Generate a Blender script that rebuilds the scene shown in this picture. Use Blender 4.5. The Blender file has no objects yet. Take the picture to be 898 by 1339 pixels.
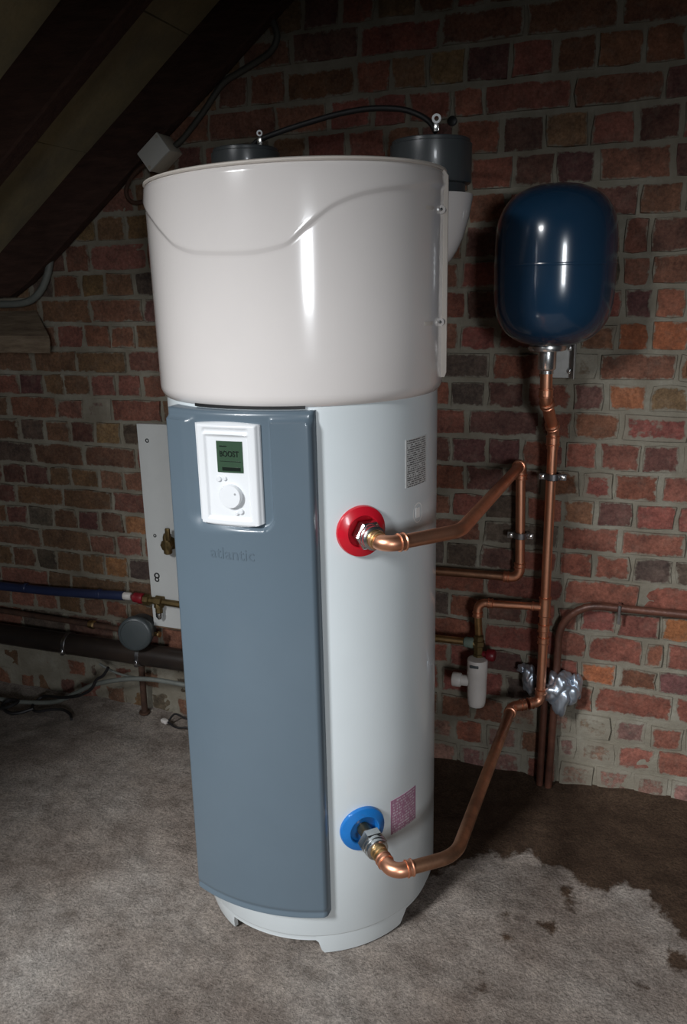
import bpy, bmesh, math, random
from mathutils import Vector, Matrix, noise

S = bpy.context.scene
COL = S.collection
random.seed(7)
R_ = math.radians

# ---------------------------------------------------------------- camera
CAM = Vector((0.0, -2.269, 1.487))
cam_r = Vector((0.9400, 0.3418, -0.0218)).normalized()
cam_w = Vector((-0.3350, 0.9037, -0.2667)).normalized()
FPX = 1054.7


def setup_camera():
    pitch, roll, yaw = 0.2699, -0.0226, 0.3549
    sy, cy = math.sin(yaw), math.cos(yaw)
    f0, r0, u0 = Vector((-sy, cy, 0)), Vector((cy, sy, 0)), Vector((0, 0, 1))
    w = math.cos(pitch) * f0 - math.sin(pitch) * u0
    up = math.cos(pitch) * u0 + math.sin(pitch) * f0
    r = math.cos(roll) * r0 + math.sin(roll) * up
    u = -math.sin(roll) * r0 + math.cos(roll) * up
    m = Matrix.Identity(4)
    for i in range(3):
        m[i][0], m[i][1], m[i][2], m[i][3] = r[i], u[i], -w[i], CAM[i]
    cd = bpy.data.cameras.new('camera')
    cd.sensor_fit = 'VERTICAL'
    cd.sensor_height = 24.0
    cd.lens = 24.0 * FPX / 1339.0
    cd.clip_start = 0.02
    co = bpy.data.objects.new('camera', cd)
    COL.objects.link(co)
    co.matrix_world = m
    S.camera = co
    return r, u, w


cam_r, cam_u, cam_w = setup_camera()

# ---------------------------------------------------------------- world, lights, exposure
wd = bpy.data.worlds.new('world')
S.world = wd
wd.use_nodes = True
wd.node_tree.nodes['Background'].inputs[0].default_value = (0.85, 0.92, 1.0, 1)
wd.node_tree.nodes['Background'].inputs[1].default_value = 0.02


def area_light(name, loc, target, sx, sy, power, col):
    ld = bpy.data.lights.new(name, 'AREA')
    ld.shape = 'RECTANGLE'
    ld.size, ld.size_y = sx, sy
    ld.energy = power
    ld.color = col
    o = bpy.data.objects.new(name, ld)
    COL.objects.link(o)
    o.location = loc
    d = (Vector(target) - Vector(loc)).normalized()
    o.rotation_euler = d.to_track_quat('-Z', 'Y').to_euler()
    return o


# high window beyond the opening of the added partition, behind and to the left of the camera
area_light('high_window_light', (-2.1, -4.6, 3.38), (-0.4, 0.0, 0.8), 0.7, 1.15, 285, (0.96, 0.98, 1.0))
# narrow window in the opposite gable, far behind the camera, at eye level
area_light('gable_window_light', (2.0, -5.4, 1.80), (-0.6, -0.6, 1.2), 0.62, 1.0, 78, (0.92, 0.96, 1.0))

S.view_settings.view_transform = 'Standard'
S.view_settings.look = 'None'
S.view_settings.exposure = 0.0
S.view_settings.gamma = 1.0
S.view_settings.use_curve_mapping = False

# ---------------------------------------------------------------- helpers: objects
WLOC = {}


def empty(name, loc, label=None, cat=None, group=None):
    o = bpy.data.objects.new(name, None)
    o.empty_display_size = 0.05
    COL.objects.link(o)
    o.location = loc
    WLOC[o] = Vector(loc)
    tag(o, label, cat, group)
    return o


def tag(o, label=None, cat=None, group=None, kind=None):
    if label: o['label'] = label
    if cat: o['category'] = cat
    if group: o['group'] = group
    if kind: o['kind'] = kind
    return o


def link_mesh(name, me, mat, parent=None, org=None):
    o = bpy.data.objects.new(name, me)
    COL.objects.link(o)
    if mat is not None:
        me.materials.append(mat)
    if parent is not None:
        o.parent = parent
        WLOC[o] = WLOC[parent]
    else:
        o.location = org or (0, 0, 0)
        WLOC[o] = Vector(org or (0, 0, 0))
    return o


def obj(name, bm, mat, parent=None, org=None, smooth=True, angle=40):
    """bm holds world coordinates; links it as one mesh object."""
    off = WLOC[parent] if parent is not None else Vector(org or (0, 0, 0))
    bmesh.ops.recalc_face_normals(bm, faces=bm.faces)
    bmesh.ops.translate(bm, verts=bm.verts, vec=-off)
    if smooth:
        a = R_(angle)
        for f in bm.faces: f.smooth = True
        for e in bm.edges:
            if len(e.link_faces) == 2 and e.calc_face_angle(0) > a: e.smooth = False
    me = bpy.data.meshes.new(name)
    bm.to_mesh(me)
    bm.free()
    return link_mesh(name, me, mat, parent, org)


# ---------------------------------------------------------------- helpers: shapes (world coordinates)
def B(): return bmesh.new()


def frame(d):
    d = Vector(d).normalized()
    a = Vector((0, 0, 1)) if abs(d.z) < 0.9 else Vector((1, 0, 0))
    x = d.cross(a).normalized()
    return x, d.cross(x).normalized(), d


def add_box(bm, c, size, rot=None, bevel=0.0, seg=2):
    r = bmesh.ops.create_cube(bm, size=1.0)
    vs = r['verts']
    m = Matrix.Translation(Vector(c)) @ (rot.to_4x4() if rot else Matrix.Identity(4)) @ Matrix.Diagonal((*size, 1))
    bmesh.ops.transform(bm, matrix=m, verts=vs)
    if bevel:
        es = list({e for v in vs for e in v.link_edges})
        bmesh.ops.bevel(bm, geom=es, offset=bevel, segments=seg, affect='EDGES', profile=0.5)


def add_rings(bm, rings, cap0=True, cap1=True, closed=True):
    n = len(rings[0])
    V = [[bm.verts.new(p) for p in r] for r in rings]
    for i in range(len(V) - 1):
        for j in range(n if closed else n - 1):
            k = (j + 1) % n
            bm.faces.new((V[i][j], V[i][k], V[i + 1][k], V[i + 1][j]))
    if cap0: bm.faces.new(list(reversed(V[0])))
    if cap1: bm.faces.new(V[-1])
    return V


def add_lathe(bm, org, axis, prof, n=32, cap0=True, cap1=True):
    """prof: list of (radius, distance along axis)"""
    x, y, d = frame(axis)
    o = Vector(org)
    rings = []
    for r, h in prof:
        rings.append([o + d * h + (x * math.cos(2 * math.pi * k / n) + y * math.sin(2 * math.pi * k / n)) * max(r, 1e-5) for k in range(n)])
    add_rings(bm, rings, cap0, cap1)


def add_ring(bm, org, axis, ri, ro, h, n=32, ch=0.0):
    """flat washer with thickness h and chamfered outer edge, closed"""
    x, y, d = frame(axis)
    o = Vector(org)
    prof = [(ri, 0), (ro, 0), (ro, h - ch), (ro - ch, h), (ri + ch * .5, h), (ri, h - ch * .5)]
    V = []
    for r, hh in prof:
        V.append([bm.verts.new(o + d * hh + (x * math.cos(2 * math.pi * k / n) + y * math.sin(2 * math.pi * k / n)) * r) for k in range(n)])
    for i in range(len(V)):
        a, b = V[i], V[(i + 1) % len(V)]
        for j in range(n):
            k = (j + 1) % n
            bm.faces.new((a[j], a[k], b[k], b[j]))


def fillet(pts, rad, seg=8):
    pts = [Vector(p) for p in pts]
    out = [pts[0]]
    for i in range(1, len(pts) - 1):
        p, a, b = pts[i], pts[i - 1], pts[i + 1]
        r = rad[i - 1] if isinstance(rad, (list, tuple)) else rad
        u, v = (a - p).normalized(), (b - p).normalized()
        ang = u.angle(v)
        if r <= 0 or ang > 3.1:
            out.append(p); continue
        t = min(r / math.tan(ang / 2), (a - p).length * .49 if i > 1 else (a - p).length * .98, (b - p).length * .49 if i < len(pts) - 2 else (b - p).length * .98)
        rr = t * math.tan(ang / 2)
        c = p + (u + v).normalized() * (rr / math.sin(ang / 2))
        s, e = p + u * t - c, p + v * t - c
        tot = s.angle(e)
        for k in range(seg + 1):
            f = k / seg
            q = (s * math.sin((1 - f) * tot) + e * math.sin(f * tot)) / math.sin(tot)
            out.append(c + q)
    out.append(pts[-1])
    return out


def smooth_path(pts, n=8):
    pts = [Vector(p) for p in pts]
    P = [pts[0] * 2 - pts[1]] + pts + [pts[-1] * 2 - pts[-2]]
    out = []
    for i in range(1, len(P) - 2):
        a, b, c, d = P[i - 1], P[i], P[i + 1], P[i + 2]
        for k in range(n):
            t = k / n
            out.append(0.5 * ((2 * b) + (c - a) * t + (2 * a - 5 * b + 4 * c - d) * t * t + (3 * b - a - 3 * c + d) * t ** 3))
    out.append(pts[-1])
    return out


def add_tube(bm, path, r, n=14, cap=True):
    path = [Vector(p) for p in path]
    q = [path[0]]
    for p in path[1:]:
        if (p - q[-1]).length > 1e-5: q.append(p)
    path = q
    tan = []
    for i in range(len(path)):
        a, b = path[max(i - 1, 0)], path[min(i + 1, len(path) - 1)]
        tan.append((b - a).normalized())
    x, y, _ = frame(tan[0])
    rings = []
    for i, p in enumerate(path):
        if i:
            ax = tan[i - 1].cross(tan[i])
            if ax.length > 1e-7:
                m = Matrix.Rotation(tan[i - 1].angle(tan[i]), 3, ax.normalized())
                x, y = m @ x, m @ y
        rr = r[i] if isinstance(r, (list, tuple)) else r
        rings.append([p + (x * math.cos(2 * math.pi * k / n) + y * math.sin(2 * math.pi * k / n)) * rr for k in range(n)])
    add_rings(bm, rings, cap, cap)


def add_socket(bm, a, b, r, bead=0.0022, n=18):
    """capillary fitting end between a and b: sleeve with a raised bead at each end"""
    a, b = Vector(a), Vector(b)
    L = (b - a).length
    w = bead
    pr = [(r * .8, 0), (r + bead * .6, 0), (r + bead * 1.4, w * .6), (r + bead * 1.4, w * 1.4), (r + bead * .6, w * 2.2), (r + bead * .6, L - w * 2.2), (r + bead * 1.4, L - w * 1.4), (r + bead * 1.4, L - w * .6), (r + bead * .6, L), (r * .8, L)]
    add_lathe(bm, a, b - a, pr, n)


def add_hex(bm, org, axis, r, h, ch=0.002):
    add_lathe(bm, org, axis, [(r - ch, 0), (r, ch), (r, h - ch), (r - ch, h)], 6)


def text_polys(s, size, extrude, bold=0.0):
    """(verts, faces) of a text string, origin at its left baseline"""
    cu = bpy.data.curves.new('txt', 'FONT')
    cu.body = s
    cu.size = size
    cu.extrude = extrude
    cu.offset = bold
    cu.resolution_u = 3
    o = bpy.data.objects.new('txt', cu)
    COL.objects.link(o)
    me = o.evaluated_get(bpy.context.evaluated_depsgraph_get()).to_mesh()
    v = [tuple(p.co) for p in me.vertices]
    f = [tuple(p.vertices) for p in me.polygons]
    bpy.data.objects.remove(o)
    bpy.data.curves.remove(cu)
    return v, f


# ---------------------------------------------------------------- helpers: materials
def mat(name, col, rough=0.5, metal=0.0, coat=0.0, spec=0.5, var=0.0, vscale=12.0, col2=None, bump=0.0, bscale=60.0, rvar=0.0):
    m = bpy.data.materials.new(name)
    m.use_nodes = True
    nt = m.node_tree
    b = nt.nodes['Principled BSDF']
    b.inputs['Base Color'].default_value = (*col, 1)
    b.inputs['Roughness'].default_value = rough
    b.inputs['Metallic'].default_value = metal
    b.inputs['Coat Weight'].default_value = coat
    b.inputs['Coat Roughness'].default_value = 0.08
    b.inputs['Specular IOR Level'].default_value = spec
    tc = nt.nodes.new('ShaderNodeTexCoord')
    if var or col2:
        nz = nt.nodes.new('ShaderNodeTexNoise')
        nz.inputs['Scale'].default_value = vscale
        nz.inputs['Detail'].default_value = 6
        nz.inputs['Roughness'].default_value = 0.65
        nt.links.new(tc.outputs['Object'], nz.inputs['Vector'])
        rp = nt.nodes.new('ShaderNodeValToRGB')
        rp.color_ramp.elements[0].position = 0.32
        rp.color_ramp.elements[1].position = 0.68
        c2 = col2 or tuple(c * (1 - var) for c in col)
        rp.color_ramp.elements[0].color = (*c2, 1)
        rp.color_ramp.elements[1].color = (*col, 1)
        nt.links.new(nz.outputs['Fac'], rp.inputs['Fac'])
        nt.links.new(rp.outputs['Color'], b.inputs['Base Color'])
        if rvar:
            mr = nt.nodes.new('ShaderNodeMapRange')
            mr.inputs['To Min'].default_value = rough + rvar
            mr.inputs['To Max'].default_value = max(rough - rvar, 0.05)
            nt.links.new(nz.outputs['Fac'], mr.inputs['Value'])
            nt.links.new(mr.outputs['Result'], b.inputs['Roughness'])
    if bump:
        n2 = nt.nodes.new('ShaderNodeTexNoise')
        n2.inputs['Scale'].default_value = bscale
        n2.inputs['Detail'].default_value = 5
        nt.links.new(tc.outputs['Object'], n2.inputs['Vector'])
        bp = nt.nodes.new('ShaderNodeBump')
        bp.inputs['Strength'].default_value = bump
        bp.inputs['Distance'].default_value = 0.01
        nt.links.new(n2.outputs['Fac'], bp.inputs['Height'])
        nt.links.new(bp.outputs['Normal'], b.inputs['Normal'])
    return m


def N(nt, t, **kw):
    n = nt.nodes.new(t)
    for k, v in kw.items(): setattr(n, k, v)
    return n


def noise_node(nt, scale, detail=5, rough=0.6, src='Object'):
    tc = N(nt, 'ShaderNodeNewGeometry') if src == 'Position' else N(nt, 'ShaderNodeTexCoord')
    nz = N(nt, 'ShaderNodeTexNoise')
    nz.inputs['Scale'].default_value = scale
    nz.inputs['Detail'].default_value = detail
    nz.inputs['Roughness'].default_value = rough
    nt.links.new(tc.outputs[src], nz.inputs['Vector'])
    return nz


def ramp(nt, fac, stops):
    r = N(nt, 'ShaderNodeValToRGB')
    e = r.color_ramp.elements
    while len(e) < len(stops): e.new(0.5)
    for i, (p, c) in enumerate(stops):
        e[i].position = p
        e[i].color = c if len(c) == 4 else (*c, 1)
    nt.links.new(fac, r.inputs['Fac'])
    return r


def mix(nt, fac, a, b, mode='MIX'):
    m = N(nt, 'ShaderNodeMix', data_type='RGBA', blend_type=mode)
    for sock, v in ((m.inputs[0], fac), (m.inputs[6], a), (m.inputs[7], b)):
        if hasattr(v, 'is_output'): nt.links.new(v, sock)
        else: sock.default_value = v if isinstance(v, float) else (*v, 1)
    return m.outputs[2]


def math_(nt, op, a, b=0.0):
    m = N(nt, 'ShaderNodeMath', operation=op)
    for i, v in enumerate((a, b)):
        if hasattr(v, 'is_output'): nt.links.new(v, m.inputs[i])
        else: m.inputs[i].default_value = v
    return m.outputs[0]


def bump_in(nt, h, strength, dist=0.01):
    b = N(nt, 'ShaderNodeBump')
    b.inputs['Strength'].default_value = strength
    b.inputs['Distance'].default_value = dist
    nt.links.new(h, b.inputs['Height'])
    return b.outputs[0]


def new_mat(name):
    m = bpy.data.materials.new(name)
    m.use_nodes = True
    return m, m.node_tree, m.node_tree.nodes['Principled BSDF']


MORTAR = (0.25, 0.232, 0.185)


def mortar_color(nt):
    a = noise_node(nt, 9, 6, 0.6, 'Position')
    c = ramp(nt, a.outputs['Fac'], [(0.3, (0.15, 0.128, 0.096)), (0.5, MORTAR), (0.72, (0.36, 0.35, 0.295))])
    d = noise_node(nt, 70, 4, 0.6, 'Position')
    return mix(nt, d.outputs['Fac'], c.outputs[0], (0.20, 0.175, 0.135))


def make_brick_mat():
    m, nt, b = new_mat('brick_clay')
    at = N(nt, 'ShaderNodeAttribute', attribute_name='col')
    ed = N(nt, 'ShaderNodeAttribute', attribute_name='edge')
    sm = N(nt, 'ShaderNodeAttribute', attribute_name='smear')
    big = noise_node(nt, 18, 8, 0.72, 'Position')
    fine = noise_node(nt, 110, 6, 0.75, 'Position')
    v = ramp(nt, big.outputs['Fac'], [(0.28, (0.45, 0.46, 0.50)), (0.5, (0.98, 0.97, 0.96)), (0.72, (1.5, 1.46, 1.42))])
    c = mix(nt, 1.0, at.outputs['Color'], v.outputs[0], 'MULTIPLY')
    v2 = ramp(nt, fine.outputs['Fac'], [(0.32, (0.6, 0.58, 0.56)), (0.68, (1.3, 1.3, 1.3))])
    c = mix(nt, 1.0, c, v2.outputs[0], 'MULTIPLY')
    # thin veil of lime and dust in patches
    veil = noise_node(nt, 26, 8, 0.75, 'Position')
    vk = ramp(nt, veil.outputs['Fac'], [(0.50, (0, 0, 0)), (0.80, (0.42, 0.42, 0.42))])
    c = mix(nt, vk.outputs[0], c, (0.21, 0.165, 0.13))
    # ragged mortar smeared over the arrises
    s = noise_node(nt, 60, 7, 0.75, 'Position')
    s2 = noise_node(nt, 17, 3, 0.6, 'Position')
    nn = math_(nt, 'ADD', math_(nt, 'MULTIPLY', math_(nt, 'SUBTRACT', s.outputs['Fac'], 0.5), 1.7), math_(nt, 'MULTIPLY', math_(nt, 'SUBTRACT', s2.outputs['Fac'], 0.5), 1.7))
    t = math_(nt, 'ADD', ed.outputs['Fac'], nn)
    t = math_(nt, 'SUBTRACT', t, sm.outputs['Fac'])
    k = ramp(nt, t, [(0.0, (0.95, 0.95, 0.95)), (0.32, (0, 0, 0))])
    c = mix(nt, k.outputs[0], c, mortar_color(nt))
    nt.links.new(c, b.inputs['Base Color'])
    b.inputs['Roughness'].default_value = 0.85
    b.inputs['Specular IOR Level'].default_value = 0.25
    h = math_(nt, 'ADD', fine.outputs['Fac'], math_(nt, 'MULTIPLY', k.outputs[0], 0.5))
    nt.links.new(bump_in(nt, h, 0.5, 0.006), b.inputs['Normal'])
    return m


def make_mortar_mat():
    m, nt, b = new_mat('mortar')
    nt.links.new(mortar_color(nt), b.inputs['Base Color'])
    b.inputs['Roughness'].default_value = 0.92
    b.inputs['Specular IOR Level'].default_value = 0.2
    n = noise_node(nt, 120, 5, 0.7, 'Position')
    nt.links.new(bump_in(nt, n.outputs['Fac'], 0.55, 0.006), b.inputs['Normal'])
    return m


def make_floor_mat():
    m, nt, b = new_mat('rough_concrete')
    st = N(nt, 'ShaderNodeAttribute', attribute_name='stain')
    big = noise_node(nt, 2.2, 7, 0.6)
    mid = noise_node(nt, 14, 7, 0.7)
    fine = noise_node(nt, 150, 4, 0.7)
    c = ramp(nt, big.outputs['Fac'], [(0.3, (0.165, 0.130, 0.108)), (0.5, (0.245, 0.210, 0.183)), (0.7, (0.295, 0.268, 0.243))])
    v = ramp(nt, mid.outputs['Fac'], [(0.28, (0.58, 0.55, 0.53)), (0.5, (1.0, 1.0, 1.0)), (0.72, (1.35, 1.35, 1.33))])
    c = mix(nt, 1.0, c.outputs[0], v.outputs[0], 'MULTIPLY')
    v2 = ramp(nt, fine.outputs['Fac'], [(0.3, (0.55, 0.55, 0.55)), (0.7, (1.4, 1.4, 1.4))])
    c = mix(nt, 1.0, c, v2.outputs[0], 'MULTIPLY')
    # damp earth stain with a ragged edge
    rag = noise_node(nt, 22, 6, 0.7)
    d = math_(nt, 'ADD', st.outputs['Fac'], math_(nt, 'MULTIPLY', math_(nt, 'SUBTRACT', rag.outputs['Fac'], 0.5), 0.10))
    k = ramp(nt, math_(nt, 'MULTIPLY', d, 40.0), [(0.0, (0, 0, 0)), (0.6, (1, 1, 1))])
    wet = ramp(nt, mid.outputs['Fac'], [(0.3, (0.036, 0.021, 0.013)), (0.7, (0.075, 0.047, 0.030))])
    wetc = mix(nt, 1.0, wet.outputs[0], v2.outputs[0], 'MULTIPLY')
    c = mix(nt, k.outputs[0], c, wetc)
    nt.links.new(c, b.inputs['Base Color'])
    b.inputs['Roughness'].default_value = 0.9
    b.inputs['Specular IOR Level'].default_value = 0.2
    h = math_(nt, 'ADD', math_(nt, 'MULTIPLY', mid.outputs['Fac'], 0.9), math_(nt, 'MULTIPLY', fine.outputs['Fac'], 0.35))
    nt.links.new(bump_in(nt, h, 0.7, 0.016), b.inputs['Normal'])
    return m


def make_copper_mat(name, c1, c2, rough):
    m, nt, b = new_mat(name)
    n = noise_node(nt, 18, 5, 0.6)
    c = ramp(nt, n.outputs['Fac'], [(0.35, c2), (0.65, c1)])
    nt.links.new(c.outputs[0], b.inputs['Base Color'])
    b.inputs['Metallic'].default_value = 1.0
    r = N(nt, 'ShaderNodeMapRange')
    r.inputs['To Min'].default_value = rough + 0.12
    r.inputs['To Max'].default_value = rough - 0.06
    nt.links.new(n.outputs['Fac'], r.inputs['Value'])
    nt.links.new(r.outputs[0], b.inputs['Roughness'])
    return m


def make_wood_mat(name, c1, c2, axis_scale):
    m, nt, b = new_mat(name)
    tc = N(nt, 'ShaderNodeTexCoord')
    mp = N(nt, 'ShaderNodeMapping')
    mp.inputs['Scale'].default_value = axis_scale
    nt.links.new(tc.outputs['Object'], mp.inputs['Vector'])
    n = N(nt, 'ShaderNodeTexNoise')
    n.inputs['Scale'].default_value = 10
    n.inputs['Detail'].default_value = 8
    n.inputs['Roughness'].default_value = 0.65
    nt.links.new(mp.outputs[0], n.inputs['Vector'])
    c = ramp(nt, n.outputs['Fac'], [(0.3, c2), (0.7, c1)])
    nt.links.new(c.outputs[0], b.inputs['Base Color'])
    b.inputs['Roughness'].default_value = 0.85
    b.inputs['Specular IOR Level'].default_value = 0.25
    nt.links.new(bump_in(nt, n.outputs['Fac'], 0.5, 0.01), b.inputs['Normal'])
    return m


def make_print_mat(name, paper, ink, rows, amount):
    """illegible fine print: broken rows of ink"""
    m, nt, b = new_mat(name)
    uv = N(nt, 'ShaderNodeUVMap', uv_map='UVMap')
    sp = N(nt, 'ShaderNodeSeparateXYZ')
    nt.links.new(uv.outputs[0], sp.inputs[0])
    row = math_(nt, 'FRACT', math_(nt, 'MULTIPLY', sp.outputs[1], float(rows)))
    on = math_(nt, 'LESS_THAN', row, 0.55)
    cb = N(nt, 'ShaderNodeCombineXYZ')
    nt.links.new(math_(nt, 'MULTIPLY', sp.outputs[0], 26.0), cb.inputs[0])
    nt.links.new(math_(nt, 'MULTIPLY', math_(nt, 'FLOOR', math_(nt, 'MULTIPLY', sp.outputs[1], float(rows))), 7.3), cb.inputs[1])
    wn = N(nt, 'ShaderNodeTexNoise')
    wn.inputs['Scale'].default_value = 1.0
    wn.inputs['Detail'].default_value = 1
    nt.links.new(cb.outputs[0], wn.inputs['Vector'])
    ink_on = math_(nt, 'MULTIPLY', on, math_(nt, 'LESS_THAN', wn.outputs['Fac'], amount))
    inside = math_(nt, 'MULTIPLY', math_(nt, 'GREATER_THAN', sp.outputs[0], 0.06), math_(nt, 'LESS_THAN', sp.outputs[0], 0.94))
    ink_on = math_(nt, 'MULTIPLY', ink_on, inside)
    nt.links.new(mix(nt, ink_on, paper, ink), b.inputs['Base Color'])
    b.inputs['Roughness'].default_value = 0.35
    return m


M = {}
M['brick'] = make_brick_mat()
M['mortar'] = make_mortar_mat()
M['floor'] = make_floor_mat()
M['copper'] = make_copper_mat('new_copper', (0.92, 0.47, 0.30), (0.78, 0.36, 0.22), 0.36)
M['copper_dull'] = make_copper_mat('dull_copper', (0.55, 0.30, 0.18), (0.30, 0.16, 0.10), 0.42)
M['brass'] = make_copper_mat('brass', (0.75, 0.52, 0.26), (0.45, 0.28, 0.12), 0.34)
M['old_brass'] = mat('aged_brass', (0.20, 0.14, 0.06), 0.5, 0.8, var=0.5, vscale=30)
M['zinc'] = mat('zinc_plated_steel', (0.72, 0.74, 0.74), 0.22, 1.0, var=0.25, vscale=25)
M['galv'] = mat('galvanised_plate', (0.52, 0.52, 0.50), 0.42, 0.45, var=0.3, vscale=30)
M['chrome'] = mat('chrome', (0.85, 0.85, 0.84), 0.26, 1.0, var=0.1)
M['clip'] = mat('galvanised_clip', (0.5, 0.5, 0.52), 0.3, 1.0, var=0.4, vscale=40)
M['rubber'] = mat('black_rubber', (0.012, 0.012, 0.013), 0.5, var=0.3)
M['cable'] = mat('black_cable', (0.010, 0.009, 0.010), 0.55, var=0.2)
M['old_pipe'] = mat('brown_painted_pipe', (0.16, 0.065, 0.042), 0.42, 0.2, col2=(0.07, 0.03, 0.022), vscale=22, bump=0.15)
M['rust'] = mat('rusty_iron', (0.10, 0.05, 0.032), 0.8, 0.3, col2=(0.045, 0.025, 0.018), vscale=30, bump=0.3)
M['body'] = mat('white_enamel', (0.69, 0.745, 0.765), 0.24, coat=0.35, var=0.02)
M['cover'] = mat('glossy_white_plastic', (0.78, 0.735, 0.71), 0.16, coat=0.85, var=0.02)
M['cream'] = mat('cream_plastic', (0.66, 0.60, 0.54), 0.4, var=0.06)
M['grey'] = mat('slate_grey_plastic', (0.112, 0.152, 0.187), 0.30, coat=0.25, var=0.03, bump=0.02, bscale=350)
M['bezel'] = mat('white_plastic', (0.80, 0.82, 0.84), 0.30, coat=0.2, var=0.02)
M['collar_dark'] = mat('anthracite_plastic', (0.055, 0.062, 0.066), 0.32, coat=0.2, var=0.1)
M['lcd'] = mat('green_lcd', (0.045, 0.085, 0.052), 0.15, coat=0.5, var=0.1)
M['lcd_ink'] = mat('lcd_segments', (0.008, 0.014, 0.010), 0.3, var=0.1)
M['emboss'] = mat('embossed_grey', (0.098, 0.133, 0.164), 0.35, var=0.05)
M['red'] = mat('red_plastic', (0.56, 0.008, 0.022), 0.28, coat=0.3, var=0.06)
M['blue'] = mat('blue_plastic', (0.010, 0.155, 0.48), 0.30, coat=0.2, var=0.06)
M['vessel'] = mat('blue_lacquered_steel', (0.010, 0.038, 0.080), 0.20, coat=0.6, var=0.08, vscale=5)
M['white_pvc'] = mat('white_pvc', (0.62, 0.58, 0.55), 0.38, var=0.08)
M['board'] = mat('white_melamine', (0.56, 0.57, 0.56), 0.5, var=0.05)
M['board_edge'] = mat('chipboard_edge', (0.20, 0.12, 0.07), 0.9, var=0.4, vscale=60)
M['blue_pipe'] = mat('blue_polythene', (0.022, 0.032, 0.085), 0.42, var=0.25)
M['black_pvc'] = mat('black_drain_pipe', (0.034, 0.024, 0.019), 0.33, col2=(0.012, 0.010, 0.010), vscale=6)
M['grey_pvc'] = mat('dark_grey_plastic', (0.055, 0.066, 0.070), 0.38, var=0.15)
M['grey_cable'] = mat('grey_conduit', (0.15, 0.16, 0.145), 0.55, var=0.3, vscale=20)
M['dark_conduit'] = mat('dark_conduit', (0.060, 0.058, 0.048), 0.6, var=0.4, vscale=20)
M['ivory'] = mat('ivory_plastic', (0.50, 0.46, 0.38), 0.5, var=0.1)
M['ivory_lid'] = mat('ivory_lid', (0.56, 0.56, 0.53), 0.45, var=0.08)
M['rafter'] = make_wood_mat('dark_timber', (0.060, 0.030, 0.022), (0.026, 0.013, 0.010), (1.2, 6, 6))
M['ledge'] = make_wood_mat('weathered_timber', (0.26, 0.20, 0.14), (0.12, 0.085, 0.058), (1.2, 6, 6))
M['lining'] = mat('roof_lining_board', (0.26, 0.215, 0.115), 0.9, col2=(0.15, 0.13, 0.085), vscale=5, bump=0.25, bscale=40)
M['label_spec'] = make_print_mat('rating_plate_print', (0.60, 0.61, 0.60), (0.10, 0.10, 0.10), 22, 0.56)
M['label_pink'] = make_print_mat('warning_label_print', (0.36, 0.17, 0.26), (0.58, 0.48, 0.54), 12, 0.50)
M['white_ink'] = mat('white_print', (0.92, 0.92, 0.90), 0.4, var=0.02)
M['ink'] = mat('grey_print', (0.35, 0.36, 0.37), 0.5, var=0.05)
M['foil'] = mat('crumpled_foil', (0.58, 0.66, 0.76), 0.34, 0.85, var=0.1)
M['blocker'] = mat('blocker_brown', (0.16, 0.13, 0.10), 0.9, var=0.3, bump=0.2)
M['dred'] = mat('dull_red_plastic', (0.26, 0.012, 0.022), 0.45, var=0.4, vscale=40)

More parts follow.
